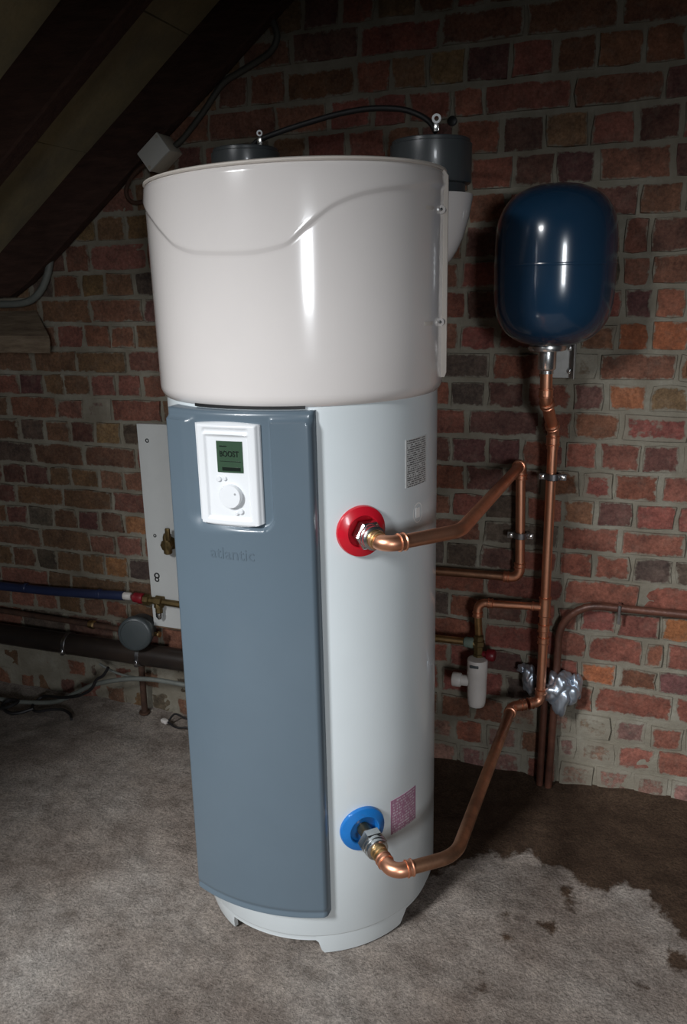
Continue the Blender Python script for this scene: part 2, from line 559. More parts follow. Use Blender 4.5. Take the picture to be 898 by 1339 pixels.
# ================================================================ THE SETTING
# bed joints (heights) and the perpends read off the wall, in millimetres; one colour letter per brick
BEDS = [-0.012, 0.08, 0.165, 0.252, 0.345, 0.42, 0.508, 0.591, 0.673, 0.753, 0.830, 0.907, 0.989, 1.072, 1.152, 1.232, 1.312, 1.394, 1.476,
        1.555, 1.646, 1.727, 1.815, 1.905, 1.987, 2.076, 2.160, 2.245, 2.328, 2.41, 2.493, 2.575]
COURSES = {
    0: [([-157, -46, 61, 164, 265], 'pppp')],
    1: [([-167, -102, 10, 121, 233], 'pprr')],
    2: [([-117, -6, 93, 191, 295], 'mprp')],
    3: [([-122, -65, 158, 260], 'rrr')],
    4: [([-173, -112, -3, 106, 211], 'robd')],
    5: [([-2236, -2018, -1916, -1672, -1494], 'rbbb'), ([-177, -93, 65, 120, 226], 'rrrr')],
    6: [([-2277, -2168, -2060, -1968, -1857, -1757, -1659, -1552], 'bbkbbok'), ([-181, -118, -14, 100, 197], 'rrro')],
    7: [([-2235, -2024, -1813, -1700, -1591, -1505], 'bbrrr'), ([-168, 41, 211], 'rr')],
    8: [([-2259, -2168, -2073, -1960, -1855, -1757, -1660, -1561], 'bdkbdbo'), ([-519, -415, -305], 'kd'), ([-186, -92, 13, 123, 219], 'rrkk')],
    9: [([-2199, -2110, -1906, -1697, -1515], 'dbbr'), ([-184, -24, 151], 'rr')],
    10: [([-2164, -2059, -1955, -1862, -1744, -1647, -1545], 'ddbtbr'), ([-183, -90, 9, 119, 199], 'bdrr')],
    11: [([-2215, -2010, -1796, -1585, -1402], 'kbbr'), ([-461, -347, -242], 'dd'), ([-135, -49, 69, 177], 'srr')],
    12: [([-2166, -2056, -1950, -1844, -1742, -1635, -1535], 'bkbdtk'), ([-503, -398, -302, -213], 'ddr'), ([-187, -94, 17, 116, 185], 'rrds')],
    13: [([-2186, -2091, -1889, -1776, -1663, -1470], 'brrmr'), ([-459, -253], 'd'), ([-166, -41, 132], 'bs')],
    14: [([-1934, -1847, -1742, -1637, -1540, -1449], 'bbrrr'), ([-510, -405, -298], 'kd'), ([-174, -85, 23, 126], 'dot')],
    15: [([-1966, -1787, -1588, -1403], 'bbr'), ([-191, -108, 87, 127], 'mbb')],
    16: [([-1854, -1746, -1642, -1545, -1450], 'rrrb'), ([-65, 12, 110], 'oo')],
    17: [([-1909, -1708, -1505], 'br'), ([-58, 15, 95], 'dr')],
    18: [([-1848, -1737, -1642, -1533, -1429], 'rttk'), ([-67, 5, 141], 'bb')],
    19: [([-1883, -1787, -1691, -1479], 'drr'), ([-72, -6, 101], 'bd')],
    20: [([-1742, -1654, -1543, -1435], 'tbt')],
    21: [([-465, -351, -245, -142, 38], 'rddb')],
    22: [([-1038, -927, -807, -696], 'brr'), ([-508, -386, -277, -164, -55, 49], 'rdtrd')],
    23: [([-1020, -860, -732, -634, -513], 'rrrr'), ([-513, -429, -209, 3, 106], 'rrbd')],
    24: [([-983, -781, -680, -580], 'brt'), ([-580, -478, -365, -257, -157, -49, 48], 'tdrbbb')],
    25: [([-1115, -963, -767, -545], 'bdr'), ([-545, -332, -107, 71], 'bbb')],
    26: [([-1033, -927, -819, -720, -608, -507, -427], 'tdrtbr')],
}
CLAY = {'r': (0.208, 0.076, 0.056), 'o': (0.27, 0.100, 0.050), 'b': (0.168, 0.077, 0.048), 'd': (0.120, 0.058, 0.048), 'k': (0.092, 0.069, 0.054),
        't': (0.168, 0.100, 0.055), 'p': (0.21, 0.115, 0.098), 's': (0.205, 0.073, 0.058), 'm': (0.16, 0.105, 0.085)}
SMEAR = {'p': 0.52, 's': 0.50, 'm': 0.85}
WX0, WX1 = -3.45, 0.75
rng = random.Random(11)


def wall_wave(x, z):
    return noise.noise(Vector((x * 1.3, z * 1.3, 4.2))) * 0.006


def all_bricks():
    out = []
    for k in range(len(BEDS) - 1):
        z0, z1 = BEDS[k], BEDS[k + 1]
        head = (k % 2 == 0) or k == 1
        mod = 0.106 if head else 0.21
        segs = COURSES.get(k, [])
        cur = WX0 - rng.uniform(0, mod)
        items = []

        def fill(a, b):
            L = b - a
            if L < 0.012: return
            n = max(1, round(L / mod))
            xs = [a + L * i / n for i in range(n + 1)]
            for i in range(1, n): xs[i] += rng.uniform(-.008, .008)
            for i in range(n):
                xm = (xs[i] + xs[i + 1]) / 2
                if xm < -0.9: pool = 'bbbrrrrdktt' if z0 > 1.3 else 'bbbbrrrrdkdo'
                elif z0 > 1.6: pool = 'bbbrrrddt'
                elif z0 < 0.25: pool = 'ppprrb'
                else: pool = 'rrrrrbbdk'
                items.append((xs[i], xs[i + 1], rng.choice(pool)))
        for xs, cols in segs:
            a = xs[0] / 1000
            fill(cur, a)
            if a < cur - 0.012:
                pass
            for i, c in enumerate(cols):
                items.append((xs[i] / 1000, xs[i + 1] / 1000, c))
            cur = xs[-1] / 1000
        fill(cur, WX1 + rng.uniform(0.05, mod))
        for a, b, c in items: out.append((a, b, z0, z1, c))
    return out


def brick_arrays(a, b, z0, z1, c):
    """38 triangles: ragged arris loop sunk in the joint, face loop, inner face"""
    g = 0.0034
    x0, x1, y0, y1 = a + g, b - g, z0 + g, z1 - g
    if c in 'rbo' and rng.random() < .25: y1 -= rng.uniform(0, .008)
    w, h = x1 - x0, y1 - y0
    xm, ym = (x0 + x1) / 2, (y0 + y1) / 2
    J = lambda s: rng.uniform(-s, s)
    tilt, push = J(0.0022), J(0.003)
    base = [(-1, -1), (0, -1), (1, -1), (1, 0), (1, 1), (0, 1), (-1, 1), (-1, 0)]
    ww = wall_wave(xm, ym)
    col = CLAY[c]
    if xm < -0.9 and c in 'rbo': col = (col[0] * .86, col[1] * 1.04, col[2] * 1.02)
    f = rng.uniform(0.82, 1.2)
    col = (col[0] * f, col[1] * f * rng.uniform(.92, 1.1), col[2] * f * rng.uniform(.9, 1.1))
    sm = SMEAR.get(c, -0.04) + rng.uniform(-.06, .14)
    if z1 < 0.35: sm += 0.06
    if xm > -0.3 and z1 < 1.32: sm += rng.uniform(0.0, 0.26)
    if xm < -1.2 and z1 < 0.34: sm += 0.38
    V, E = [], []
    jit = [(J(.004), J(.003)) for _ in base]
    for inset, y, e in ((0.0, 0.016, 0.0), (0.0028, 0.0008, 0.10), (0.017, -0.0004, 1.0)):
        for (u, v), (ju, jv) in zip(base, jit):
            k = 1.0 if inset < .01 else 0.5
            cr = 0.0 if (u == 0 or v == 0) else (0.0012 if inset < .01 else 0.001)
            V.append((xm + u * (w / 2 - inset - cr) + ju * k, ww + push + y + tilt * u, ym + v * (h / 2 - inset - cr) + jv * k))
            E.append(e)
    F = []
    for l in (0, 8):
        for i in range(8):
            j = (i + 1) % 8
            F.append((l + i, l + j, l + 8 + j, l + 8 + i))
    F.append(tuple(range(16, 24)))
    return V, F, E, col, sm


def brick_mesh(name, parts, org):
    V, F, E, Cc, Sm = [], [], [], [], []
    for v, f, e, c, s in parts:
        o = len(V)
        V += [(p[0] - org[0], p[1] - org[1], p[2] - org[2]) for p in v]
        F += [tuple(i + o for i in q) for q in f]
        E += e
        Cc += [(*c, 1.0)] * len(v)
        Sm += [s] * len(v)
    me = bpy.data.meshes.new(name)
    me.from_pydata(V, [], F)
    me.attributes.new('edge', 'FLOAT', 'POINT').data.foreach_set('value', E)
    me.attributes.new('smear', 'FLOAT', 'POINT').data.foreach_set('value', Sm)
    me.attributes.new('col', 'FLOAT_COLOR', 'POINT').data.foreach_set('color', [x for c in Cc for x in c])
    me.update()
    return me


TANK = Vector((-0.71, -0.595, 0))


def project(p):
    d = Vector(p) - CAM
    z = d.dot(cam_w)
    return 449 + FPX * d.dot(cam_r) / z, 669.5 - FPX * d.dot(cam_u) / z, z


def brick_shown(xm, zm):
    px, py, z = project((xm, 0, zm))
    if not (-12 < px < 910 and -12 < py < 1351): return False
    if zm > 1.485 + 0.7346 * (xm + 1.961) + 0.05: return False                 # behind the rafter
    d = Vector((xm, 0)) - CAM.xy
    v = TANK.xy - CAM.xy
    dist = abs(v.x * d.y - v.y * d.x) / d.length
    if dist < 0.275 and py > 222: return False                                # behind the water heater
    if ((px - 728) / 70) ** 2 + ((py - 348) / 98) ** 2 < 1: return False      # behind the vessel
    return True


def build_wall():
    # mortar bed: a finely modelled uneven sheet, with a thick back
    dx = 0.011
    nx, nz = int((WX1 - WX0) / dx), int(2.62 / dx)
    V, F = [], []
    for j in range(nz + 1):
        z = -0.03 + 2.6 * j / nz
        for i in range(nx + 1):
            x = WX0 + (WX1 - WX0) * i / nx
            n = noise.noise(Vector((x * 22, z * 22, 1.1))) * 0.0032 + noise.noise(Vector((x * 70, z * 70, 7.3))) * 0.0016
            lowm = max(0, min(1, (0.30 - z) / 0.2)) * (0.0008 if x > -1.2 else 0.0065)
            V.append((x, 0.0058 + n + wall_wave(x, z) - lowm, z))
    for j in range(nz):
        for i in range(nx):
            a = j * (nx + 1) + i
            F.append((a, a + 1, a + nx + 2, a + nx + 1))
    b0 = len(V)
    for x, z in ((WX0, -.03), (WX1, -.03), (WX1, 2.57), (WX0, 2.57)): V.append((x, 0.22, z))
    F.append((b0 + 3, b0 + 2, b0 + 1, b0))
    F.append(tuple(range(0, nx + 1)) + (b0 + 1, b0))
    top = nz * (nx + 1)
    F.append(tuple(range(top + nx, top - 1, -1)) + (b0 + 3, b0 + 2))
    F.append((b0, b0 + 3) + tuple(j * (nx + 1) for j in range(nz, -1, -1)))
    F.append((b0 + 2, b0 + 1) + tuple(j * (nx + 1) + nx for j in range(0, nz + 1)))
    me = bpy.data.meshes.new('wall_back')
    me.from_pydata(V, [], F)
    for p in me.polygons: p.use_smooth = True
    wall = link_mesh('wall_back', me, M['mortar'])
    tag(wall, 'old red brick gable wall with thick uneven grey mortar joints', kind='structure')
    bl = all_bricks()
    scored = []
    for t in bl:
        a, b, z0, z1, c = t
        xm, zm = (a + b) / 2, (z0 + z1) / 2
        s = 0
        if brick_shown(xm, zm):
            p, q = project((a, 0, z0)), project((b, 0, z1))
            cl = lambda v, m: max(0, min(m, v))
            s = abs(cl(q[0], 898) - cl(p[0], 898)) * abs(cl(p[1], 1339) - cl(q[1], 1339))
        scored.append((s, t))
    scored.sort(key=lambda v: -v[0])
    single = [t for s, t in scored[:298] if s > 60]
    rest = [t for s, t in scored if t not in set(single)]
    for t in single:
        org = ((t[0] + t[1]) / 2, 0, (t[2] + t[3]) / 2)
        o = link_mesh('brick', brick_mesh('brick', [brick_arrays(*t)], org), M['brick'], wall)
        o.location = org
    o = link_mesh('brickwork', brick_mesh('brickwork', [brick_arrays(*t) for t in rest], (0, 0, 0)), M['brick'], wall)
    o['kind'] = 'stuff'
    print('bricks', len(single), len(rest))
    # anchor hole drilled in a joint
    return wall


wall_back = build_wall()

# ---- floor
STAIN = [(-0.60, -0.54), (-0.433, -0.555), (-0.36, -0.45), (-0.295, -0.385), (-0.25, -0.40), (-0.197, -0.352), (-0.15, -0.40), (-0.093, -0.40), (-0.04, -0.45), (0.005, -0.445), (0.05, -0.40),
         (0.096, -0.41), (0.13, -0.47), (0.165, -0.515), (0.20, -0.575), (0.30, -0.62), (0.45, -0.60), (0.9, -0.62)]
SPOTS = [(-0.091, -0.467, .020), (-0.074, -0.509, .023), (-0.118, -0.605, .024), (-0.218, -0.611, .016), (-0.202, -0.682, .018), (0.175, -0.603, .034), (-0.234, -0.829, .016), (-0.158, -0.515, .012), (-0.245, -0.80, .010), (0.10, -0.70, .012)]


def stain_at(x, y):
    best = 1e9
    sgn = -1
    for (ax, ay), (bx, by) in zip(STAIN[:-1], STAIN[1:]):
        t = max(0, min(1, ((x - ax) * (bx - ax) + (y - ay) * (by - ay)) / ((bx - ax) ** 2 + (by - ay) ** 2)))
        d = math.hypot(x - ax - t * (bx - ax), y - ay - t * (by - ay))
        if d < best: best = d
        if ax <= x < bx: sgn = 1 if y > ay + (by - ay) * (x - ax) / (bx - ax) else -1
    s = best * sgn
    if x < -0.6: s = -0.4
    for sx, sy, r in SPOTS: s = max(s, r - math.hypot((x - sx), (y - sy) * .8))
    return s


def build_floor():
    x0, x1, y0, y1 = -3.6, 1.0, -2.75, 0.03
    dx = 0.0135
    nx, ny = int((x1 - x0) / dx), int((y1 - y0) / dx)
    V, F, A = [], [], []
    for j in range(ny + 1):
        y = y0 + (y1 - y0) * j / ny
        for i in range(nx + 1):
            x = x0 + (x1 - x0) * i / nx
            d = math.hypot(x - TANK.x, y - TANK.y)
            flat = max(0, min(1, (d - 0.30) / 0.08))
            z = noise.noise(Vector((x * 3, y * 3, 0))) * 0.010 + noise.noise(Vector((x * 11, y * 11, 3))) * 0.005 + noise.noise(Vector((x * 34, y * 34, 8))) * 0.0022
            z = z * (0.25 + 0.75 * flat) - 0.004
            e = max(0, (y + 0.13) / 0.15)                      # rough fillet of dirt against the wall
            z += e * e * (0.018 + 0.012 * noise.noise(Vector((x * 9, y * 5, 5))))
            V.append((x, y, z))
            A.append(stain_at(x, y))
    for j in range(ny):
        for i in range(nx):
            a = j * (nx + 1) + i
            F.append((a, a + 1, a + nx + 2, a + nx + 1))
    me = bpy.data.meshes.new('floor')
    me.from_pydata(V, [], F)
    me.attributes.new('stain', 'FLOAT', 'POINT').data.foreach_set('value', A)
    for p in me.polygons: p.use_smooth = True
    o = link_mesh('floor', me, M['floor'])
    tag(o, 'rough grey concrete floor with a dark damp earth patch at the right', kind='structure')
    return o


build_floor()

# ---- roof: rafters run down to the left parallel to the wall, lining boards above them
SL = 0.7346
SLA = math.atan(SL)
low = lambda x: 1.485 + SL * (x + 1.961)


def rafter(name, y0, y1, xa, xb, label, foot=True):
    """timber with a level cut at its foot; y0 nearer the camera"""
    bm = B()
    o = 0.165
    n = 26
    rings = []
    for i in range(n + 1):
        x = xa + (xb - xa) * i / n
        zl, zu = low(x), low(x) + o
        w = [noise.noise(Vector((x * 5, k * 3.1, y0 * 9))) * 0.004 for k in range(6)]
        if foot: zl = max(zl, 1.485)
        c = 0.006
        rings.append([Vector((x, y0 + w[0], zl + c)), Vector((x, y0 + c, zl + w[1] * .6)), Vector((x, y1 - .002, zl + w[2] * .6)),
                      Vector((x, y1, zl + c)), Vector((x, y1, zu)), Vector((x, y0 + w[3], zu))])
    add_rings(bm, rings)
    org = (xa, (y0 + y1) / 2, low(xa))
    ob = obj(name, bm, M['rafter'], None, org, angle=35)
    tag(ob, label, 'rafter', 'roof rafters')
    return ob


rafter('rafter', -0.055, -0.012, -2.16, 0.1, 'dark timber rafter lying against the brick gable wall')
rafter('rafter', -0.535, -0.475, -3.4, 0.1, 'dark timber rafter in the upper left corner, nearest the camera', foot=False)


def build_ceiling():
    # wide lining boards above the rafters, each board its own piece
    edges = [-3.45, -3.0, -2.52, -2.05, -1.62, -1.245, -0.80, -0.36, 0.1]
    root = None
    for i in range(len(edges) - 1):
        a, b = edges[i] + .0015, edges[i + 1] - .0015
        bm = B()
        lift = rng.uniform(0, .003)
        ny = 18
        rings = []
        for j in range(ny + 1):
            y = -0.005 + (-1.30) * j / ny
            q = noise.noise(Vector((i * 7.1, y * 2, 0))) * 0.003 + lift
            zz = lambda x: low(x) + 0.160 + q
            rings.append([Vector((a, y, zz(a))), Vector((b, y, zz(b))), Vector((b, y, zz(b) + .018)), Vector((a, y, zz(a) + .018))])
        add_rings(bm, rings)
        if root is None:
            root = obj('ceiling', bm, M['lining'], None, (0, 0, 0), angle=30)
            tag(root, 'sloping roof lining of dull olive brown boards between the rafters', kind='structure')
        else:
            obj('board', bm, M['lining'], root, angle=30)


build_ceiling()


def build_light_blocker():
    """added unseen partition behind the camera, its opening shaped to shade the upper wall"""
    bm = B()
    ox0, ox1, oz = -1.82, 1.5, 2.42  # added jambs and header, sized to cut light on the upper and left wall
    for x0, x1, z0, z1 in ((-3.6, ox0, -.02, 3.4), (ox1, 2.1, -.02, 3.4), (ox0, -.1, oz, 3.4), (-.1, ox1, 1.80, 3.4)):
        add_box(bm, ((x0 + x1) / 2, -2.66, (z0 + z1) / 2), (x1 - x0, .10, z1 - z0))
    bmesh.ops.remove_doubles(bm, verts=bm.verts, dist=.0005)
    o = obj('wall_light_blocker', bm, M['blocker'], None, (0, 0, 0), smooth=False)
    tag(o, 'added partition behind the viewpoint, blocking light from the upper brick wall', kind='structure')


build_light_blocker()

# ================================================================ WATER HEATER
def cp(th, r, z, c=TANK):
    a = R_(th)
    return Vector((c.x + r * math.cos(a), c.y + r * math.sin(a), z))


def rad(th): return Vector((math.cos(R_(th)), math.sin(R_(th)), 0))


def sstep(a, b, x):
    t = max(0.0, min(1.0, (x - a) / (b - a)))
    return t * t * (3 - 2 * t)


def interp(tab, x):
    """monotone cubic through the table"""
    if x <= tab[0][0]: return tab[0][1]
    if x >= tab[-1][0]: return tab[-1][1]
    s = [(v - u) / (b - a) for (a, u), (b, v) in zip(tab[:-1], tab[1:])]
    for i, ((a, u), (b, v)) in enumerate(zip(tab[:-1], tab[1:])):
        if x <= b:
            h = b - a
            def m(k):
                if k <= 0 or k >= len(s): return 0.0
                return 0.0 if s[k - 1] * s[k] <= 0 else 2 * s[k - 1] * s[k] / (s[k - 1] + s[k])
            t = (x - a) / h
            return u * (1 + 2 * t) * (1 - t) ** 2 + m(i) * h * t * (1 - t) ** 2 + v * t * t * (3 - 2 * t) + m(i + 1) * h * t * t * (t - 1)


def add_patch(bm, th0, th1, z0, z1, rfun, nu, nz, back, uv=False, zfun=None):
    """curved sheet on the tank with a rim going back to radius `back`"""
    G = []
    for j in range(nz + 1):
        row = []
        for i in range(nu + 1):
            th = th0 + (th1 - th0) * i / nu
            z = z0 + (z1 - z0) * j / nz
            if zfun: z = zfun(i / nu, j / nz)
            row.append(bm.verts.new(cp(th, rfun(th, z), z)))
        G.append(row)
    lay = bm.loops.layers.uv.new('UVMap') if uv else None
    for j in range(nz):
        for i in range(nu):
            f = bm.faces.new((G[j][i], G[j][i + 1], G[j + 1][i + 1], G[j + 1][i]))
            if lay:
                for lp, (a, b) in zip(f.loops, ((i, j), (i + 1, j), (i + 1, j + 1), (i, j + 1))): lp[lay].uv = (a / nu, b / nz)
    loop = [G[0][i] for i in range(nu + 1)] + [G[j][nu] for j in range(1, nz + 1)] + [G[nz][i] for i in range(nu - 1, -1, -1)] + [G[j][0] for j in range(nz - 1, 0, -1)]
    inner = []
    for v in loop:
        d = (v.co - TANK); d.z = 0; d.normalize()
        inner.append(bm.verts.new(Vector((TANK.x + d.x * back, TANK.y + d.y * back, v.co.z))))
    n = len(loop)
    for i in range(n):
        k = (i + 1) % n
        bm.faces.new((loop[i], inner[i], inner[k], loop[k]))


def text_on_tank(s, size, th0, z, r, depth, width=None, bold=0.0):
    v, f = text_polys(s, size, depth / 2, bold)
    w = max(p[0] for p in v)
    k = (width / w) if width else 1.0
    bm = B()
    vs = [bm.verts.new(cp(th0 + math.degrees(p[0] * k / r), r + p[2] + depth / 2, z + p[1])) for p in v]
    for q in f:
        try: bm.faces.new([vs[i] for i in q])
        except ValueError: pass
    return bm


heater = empty('water_heater', TANK, 'tall white cylindrical heat pump water heater with a grey front panel on the concrete floor', 'water heater')
RB, RU = 0.299, 0.3105
Z_BRK = 1.277

# body
bm = B()
add_lathe(bm, TANK, (0, 0, 1), [(0.294, 0.058), (0.2965, 0.062), (RB, 0.066), (RB, 0.5), (RB, 0.9), (RB, 1.26), (RB - .002, 1.30)], 128)
obj('tank_body', bm, M['body'], heater)

# base skirt with four broad feet
bm = B()
nseg = 288
def foot_z(th):
    a = (th + 46 + 45) % 90 - 45
    return 0.046 - 0.046 * (1 - sstep(20.5, 23.5, abs(a)))
rings = [[], [], [], [], []]
for i in range(nseg):
    th = 360 * i / nseg
    zb = foot_z(th)
    rr = lambda z: 0.281 + 0.013 * (z / 0.06) ** .7
    rings[0].append(cp(th, 0.270, 0.060)); rings[1].append(cp(th, rr(zb) - .010, zb)); rings[2].append(cp(th, rr(zb), zb))
    rings[3].append(cp(th, rr((zb + .06) / 2), (zb + .06) / 2)); rings[4].append(cp(th, 0.2955, 0.061))
add_rings(bm, rings, False, False)
obj('base_skirt', bm, M['body'], heater)

# upper cover with its moulded wave
WAVE = [(-300, 1.676), (-150, 1.66), (-134, 1.632), (-122, 1.596), (-114, 1.571), (-103, 1.556), (-85, 1.552), (-72, 1.562), (-64, 1.595), (-54, 1.632), (-43, 1.651), (-30, 1.662), (-1, 1.676), (60, 1.676)]
def ztop(th): return 1.703 + 0.008 * math.cos(R_(th - 23))
bm = B()
nseg = 180
cols = []
for i in range(nseg):
    th = -300 + 360 * i / nseg
    zw, zt = interp(WAVE, th), ztop(th)
    fade = sstep(-296, -270, th) * (1 - sstep(35, 58, th))
    d = 0.0034 * fade
    c = [(RB - .004, Z_BRK - .003), (RB + .001, Z_BRK - .003), (RB + .004, Z_BRK), (RU - .0035, Z_BRK + .006), (RU - .001, Z_BRK + .013), (RU, Z_BRK + .020)]
    for k in range(1, 5): c.append((RU + .0005 * k, Z_BRK + .022 + (zw - .010 - Z_BRK - .022) * k / 4))
    c += [(RU + .0020, zw - .005), (RU + .0022 + d * .12, zw - .002), (RU + .0022 + d * .85, zw + .003), (RU + .0022 + d, zw + .006), (RU + .0022 + d, zw + .010)]
    for k in range(1, 4): c.append((RU + .0022 + d * (1 - .6 * k / 3), zw + .010 + (zt - .012 - zw - .010) * k / 3))
    c += [(RU + .0022 + d * .3, zt - .007), (RU + .001, zt - .003), (RU - .002, zt)]
    cols.append([cp(th, r, z) for r, z in c])
add_rings(bm, [list(x) for x in zip(*cols)], False, True)
obj('upper_cover', bm, M['cover'], heater)

# lid with thin overhanging rim
bm = B()
rings = [[], [], [], [], []]
for i in range(120):
    th = 3 * i
    z = ztop(th)
    for k, (r, dz) in enumerate(((RU - .02, -.001), (RU + .002, -.001), (RU + .0038, .0015), (RU + .003, .0045), (RU - .004, .007))): rings[k].append(cp(th, r, z + dz))
add_rings(bm, rings)
obj('lid', bm, M['cream'], heater)

# seam flange on the right with two fixing lugs
bm = B()
for r0, r1, z0, z1 in ((.306, .3215, 1.302, 1.700),):
    t = rad(94) * 0.003
    P = [(r0, z0), (r1 - .004, z0), (r1, z0 + .01), (r1, z1), (r1 - .012, z1 + .016), (r0, z1 + .016)]
    add_rings(bm, [[cp(4, r, z) - t for r, z in P], [cp(4, r, z) + t for r, z in P]])
obj('seam_flange', bm, M['cream'], heater)
for z in (1.634, 1.417):
    bm = B()
    a = cp(-1.5, .3145, z)
    add_lathe(bm, a, rad(94), [(.002, -.004), (.0080, -.003), (.0085, .008), (.0065, .014), (.002, .017)], 16)
    lug = obj('fixing_lug', bm, M['cover'], heater)
    bm = B()
    add_lathe(bm, cp(-2.4, .3150, z), rad(-86), [(.0032, 0), (.0034, .0015), (.002, .003)], 12)
    obj('screw', bm, M['zinc'], lug)
    bm = B()
    add_patch(bm, -15.5, -8.5, z - .004, z + .003, lambda th, z_: RU + .0016 + .002 * math.sin(math.pi * (th + 15.5) / 7), 8, 3, RU - .002)
    obj('moulded_tab', bm, M['cream'], heater)

# outlet housing bulging from the right-hand rear side, duct collars on top
OC = Vector((-0.473, -0.385, 0))
bm = B()
rings = []
for z, r in ((1.522, .012), (1.528, .030), (1.545, .048), (1.565, .061), (1.59, .073), (1.635, .0865), (1.675, .0940), (1.683, .0945), (1.683, .086), (1.660, .080)):
    c = OC
    rings.append([Vector((c.x + r * math.cos(2 * math.pi * k / 48), c.y + r * math.sin(2 * math.pi * k / 48), z)) for k in range(48)])
add_rings(bm, rings)
obj('outlet_housing', bm, M['cover'], heater)


def duct_collar(c, zb, zt, r, label):
    bm = B()
    P = [(r - .016, zb), (r - .013, zb + .001), (r - .013, zb + .024), (r - .002, zb + .026), (r, zb + .030), (r, zt - .010), (r - .004, zt - .008), (r - .004, zt - .002), (r - .006, zt), (r - .012, zt), (r - .013, zt - .004), (r - .013, zt - .04)]
    add_lathe(bm, c, (0, 0, 1), P, 56)
    o = obj('duct_collar', bm, M['collar_dark'], heater)
    o['label'] = label
    return o


dc1 = duct_collar(OC, 1.680, 1.797, 0.090, 'dark grey duct collar on the right')
LC = Vector((-0.908, -0.424, 0))
dc2 = duct_collar(LC, 1.700, 1.806, 0.080, 'dark grey duct collar on the left')


def eyelet(p, par, big):
    d = (CAM - p); d.z = 0; d.normalize()
    bm = B()
    add_ring(bm, p, d, .0042 * big, .0085 * big, .003, 24, .001)
    e = obj('cable_lug', bm, M['bezel'], par)  # white colour stands in for the bright reflection on the metal ring
    bm = B()
    add_box(bm, p - Vector((0, 0, .016)) - d * .001, (.012, .004, .016), None, .0015, 2)
    obj('lug_barrel', bm, M['zinc'], e)


eyelet(Vector((-0.442, -0.462, 1.8265)), dc1, 1.15)
eyelet(Vector((-0.848, -0.470, 1.829)), dc2, .8)
bm = B()
add_tube(bm, smooth_path([(-0.895, -0.42, 1.800), (-0.878, -0.425, 1.820), (-0.82, -0.425, 1.836), (-0.755, -0.42, 1.850), (-0.68, -0.42, 1.862), (-0.608, -0.42, 1.867), (-0.545, -0.42, 1.862), (-0.504, -0.42, 1.851), (-0.468, -0.425, 1.830), (-0.450, -0.432, 1.806)], 8), .0062, 12)
obj('bonding_cable', bm, M['cable'], heater)

# grey front panel: flatter than the tank, square to the wall, with the sunken bay of the controller
PCX, PCY, PR = -0.738, -0.496, 0.424
def psurf(x): return PCY - math.sqrt(PR * PR - (x - PCX) ** 2)
def pleft(z): return -0.902 + 0.018 * (z - .134) / 1.13
PRIGHT = -0.573
def panel_y(x, z):
    y = psurf(x)
    hx, rr = 0.0915, 0.028
    qx, qz = abs(x - PCX) - hx + rr, (1.036 + rr) - z
    d = math.hypot(max(qx, 0), max(qz, 0)) + min(max(qx, qz), 0) - rr
    lf = sstep(-.05, .06, PCX - x)
    low_ = max(1 - sstep(-.006 - .020 * lf, .001 + .012 * lf, d), sstep(1.246, 1.253, z + .35 * max(0, .010 - (PRIGHT - x)) ))
    y += 0.0105 * low_
    e = min(x - pleft(z), PRIGHT - x, 1.268 - z)
    y += 0.006 * (1 - sstep(0, .008, e)) ** 2
    y += 0.0035 * (1 - sstep(.0035, .0055, abs(z - .1465)))           # groove above the bottom lip
    return y


def add_front(bm, x0, x1, z0, z1, yf, nu, nz, yback, zfun=None):
    G = []
    for j in range(nz + 1):
        row = []
        for i in range(nu + 1):
            z = z0 + (z1 - z0) * j / nz
            if zfun: z = zfun(i / nu, j / nz)
            xa, xb = (x0(z) if callable(x0) else x0), (x1(z) if callable(x1) else x1)
            x = xa + (xb - xa) * i / nu
            row.append(bm.verts.new((x, yf(x, z), z)))
        G.append(row)
    for j in range(nz):
        for i in range(nu): bm.faces.new((G[j][i], G[j][i + 1], G[j + 1][i + 1], G[j + 1][i]))
    loop = [G[0][i] for i in range(nu + 1)] + [G[j][nu] for j in range(1, nz + 1)] + [G[nz][i] for i in range(nu - 1, -1, -1)] + [G[j][0] for j in range(nz - 1, 0, -1)]
    inner = [bm.verts.new((v.co.x, yback(v.co.x) if callable(yback) else yback, v.co.z)) for v in loop]
    for i in range(len(loop)):
        k = (i + 1) % len(loop)
        bm.faces.new((loop[i], inner[i], inner[k], loop[k]))


def text_on_panel(s, size, x0, z, yf, depth, width, bold=0.0):
    v, f = text_polys(s, size, depth / 2, bold)
    k = width / max(p[0] for p in v)
    bm = B()
    vs = [bm.verts.new((x0 + p[0] * k, yf(x0 + p[0] * k) - p[2] - depth / 2, z + p[1])) for p in v]
    for q in f:
        try: bm.faces.new([vs[i] for i in q])
        except ValueError: pass
    return bm


def tank_front(x): return TANK.y - math.sqrt(max(.296 ** 2 - (x - TANK.x) ** 2, 0))
bm = B()
add_front(bm, pleft, PRIGHT, 0.134, 1.268, panel_y, 120, 260, tank_front)
panel = obj('front_panel', bm, M['grey'], heater, angle=50)
panel['label'] = 'slate grey curved front panel'
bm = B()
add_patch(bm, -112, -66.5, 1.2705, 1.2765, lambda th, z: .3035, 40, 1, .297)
obj('panel_gap_shade', bm, M['rubber'], heater)  # dark strip standing in for the shade in the gap over the panel
obj('maker_name', text_on_panel('atlantic', 0.034, -0.788, 0.9735, lambda x: psurf(x) + .0003, .0010, .098, bold=.0002), M['emboss'], panel)

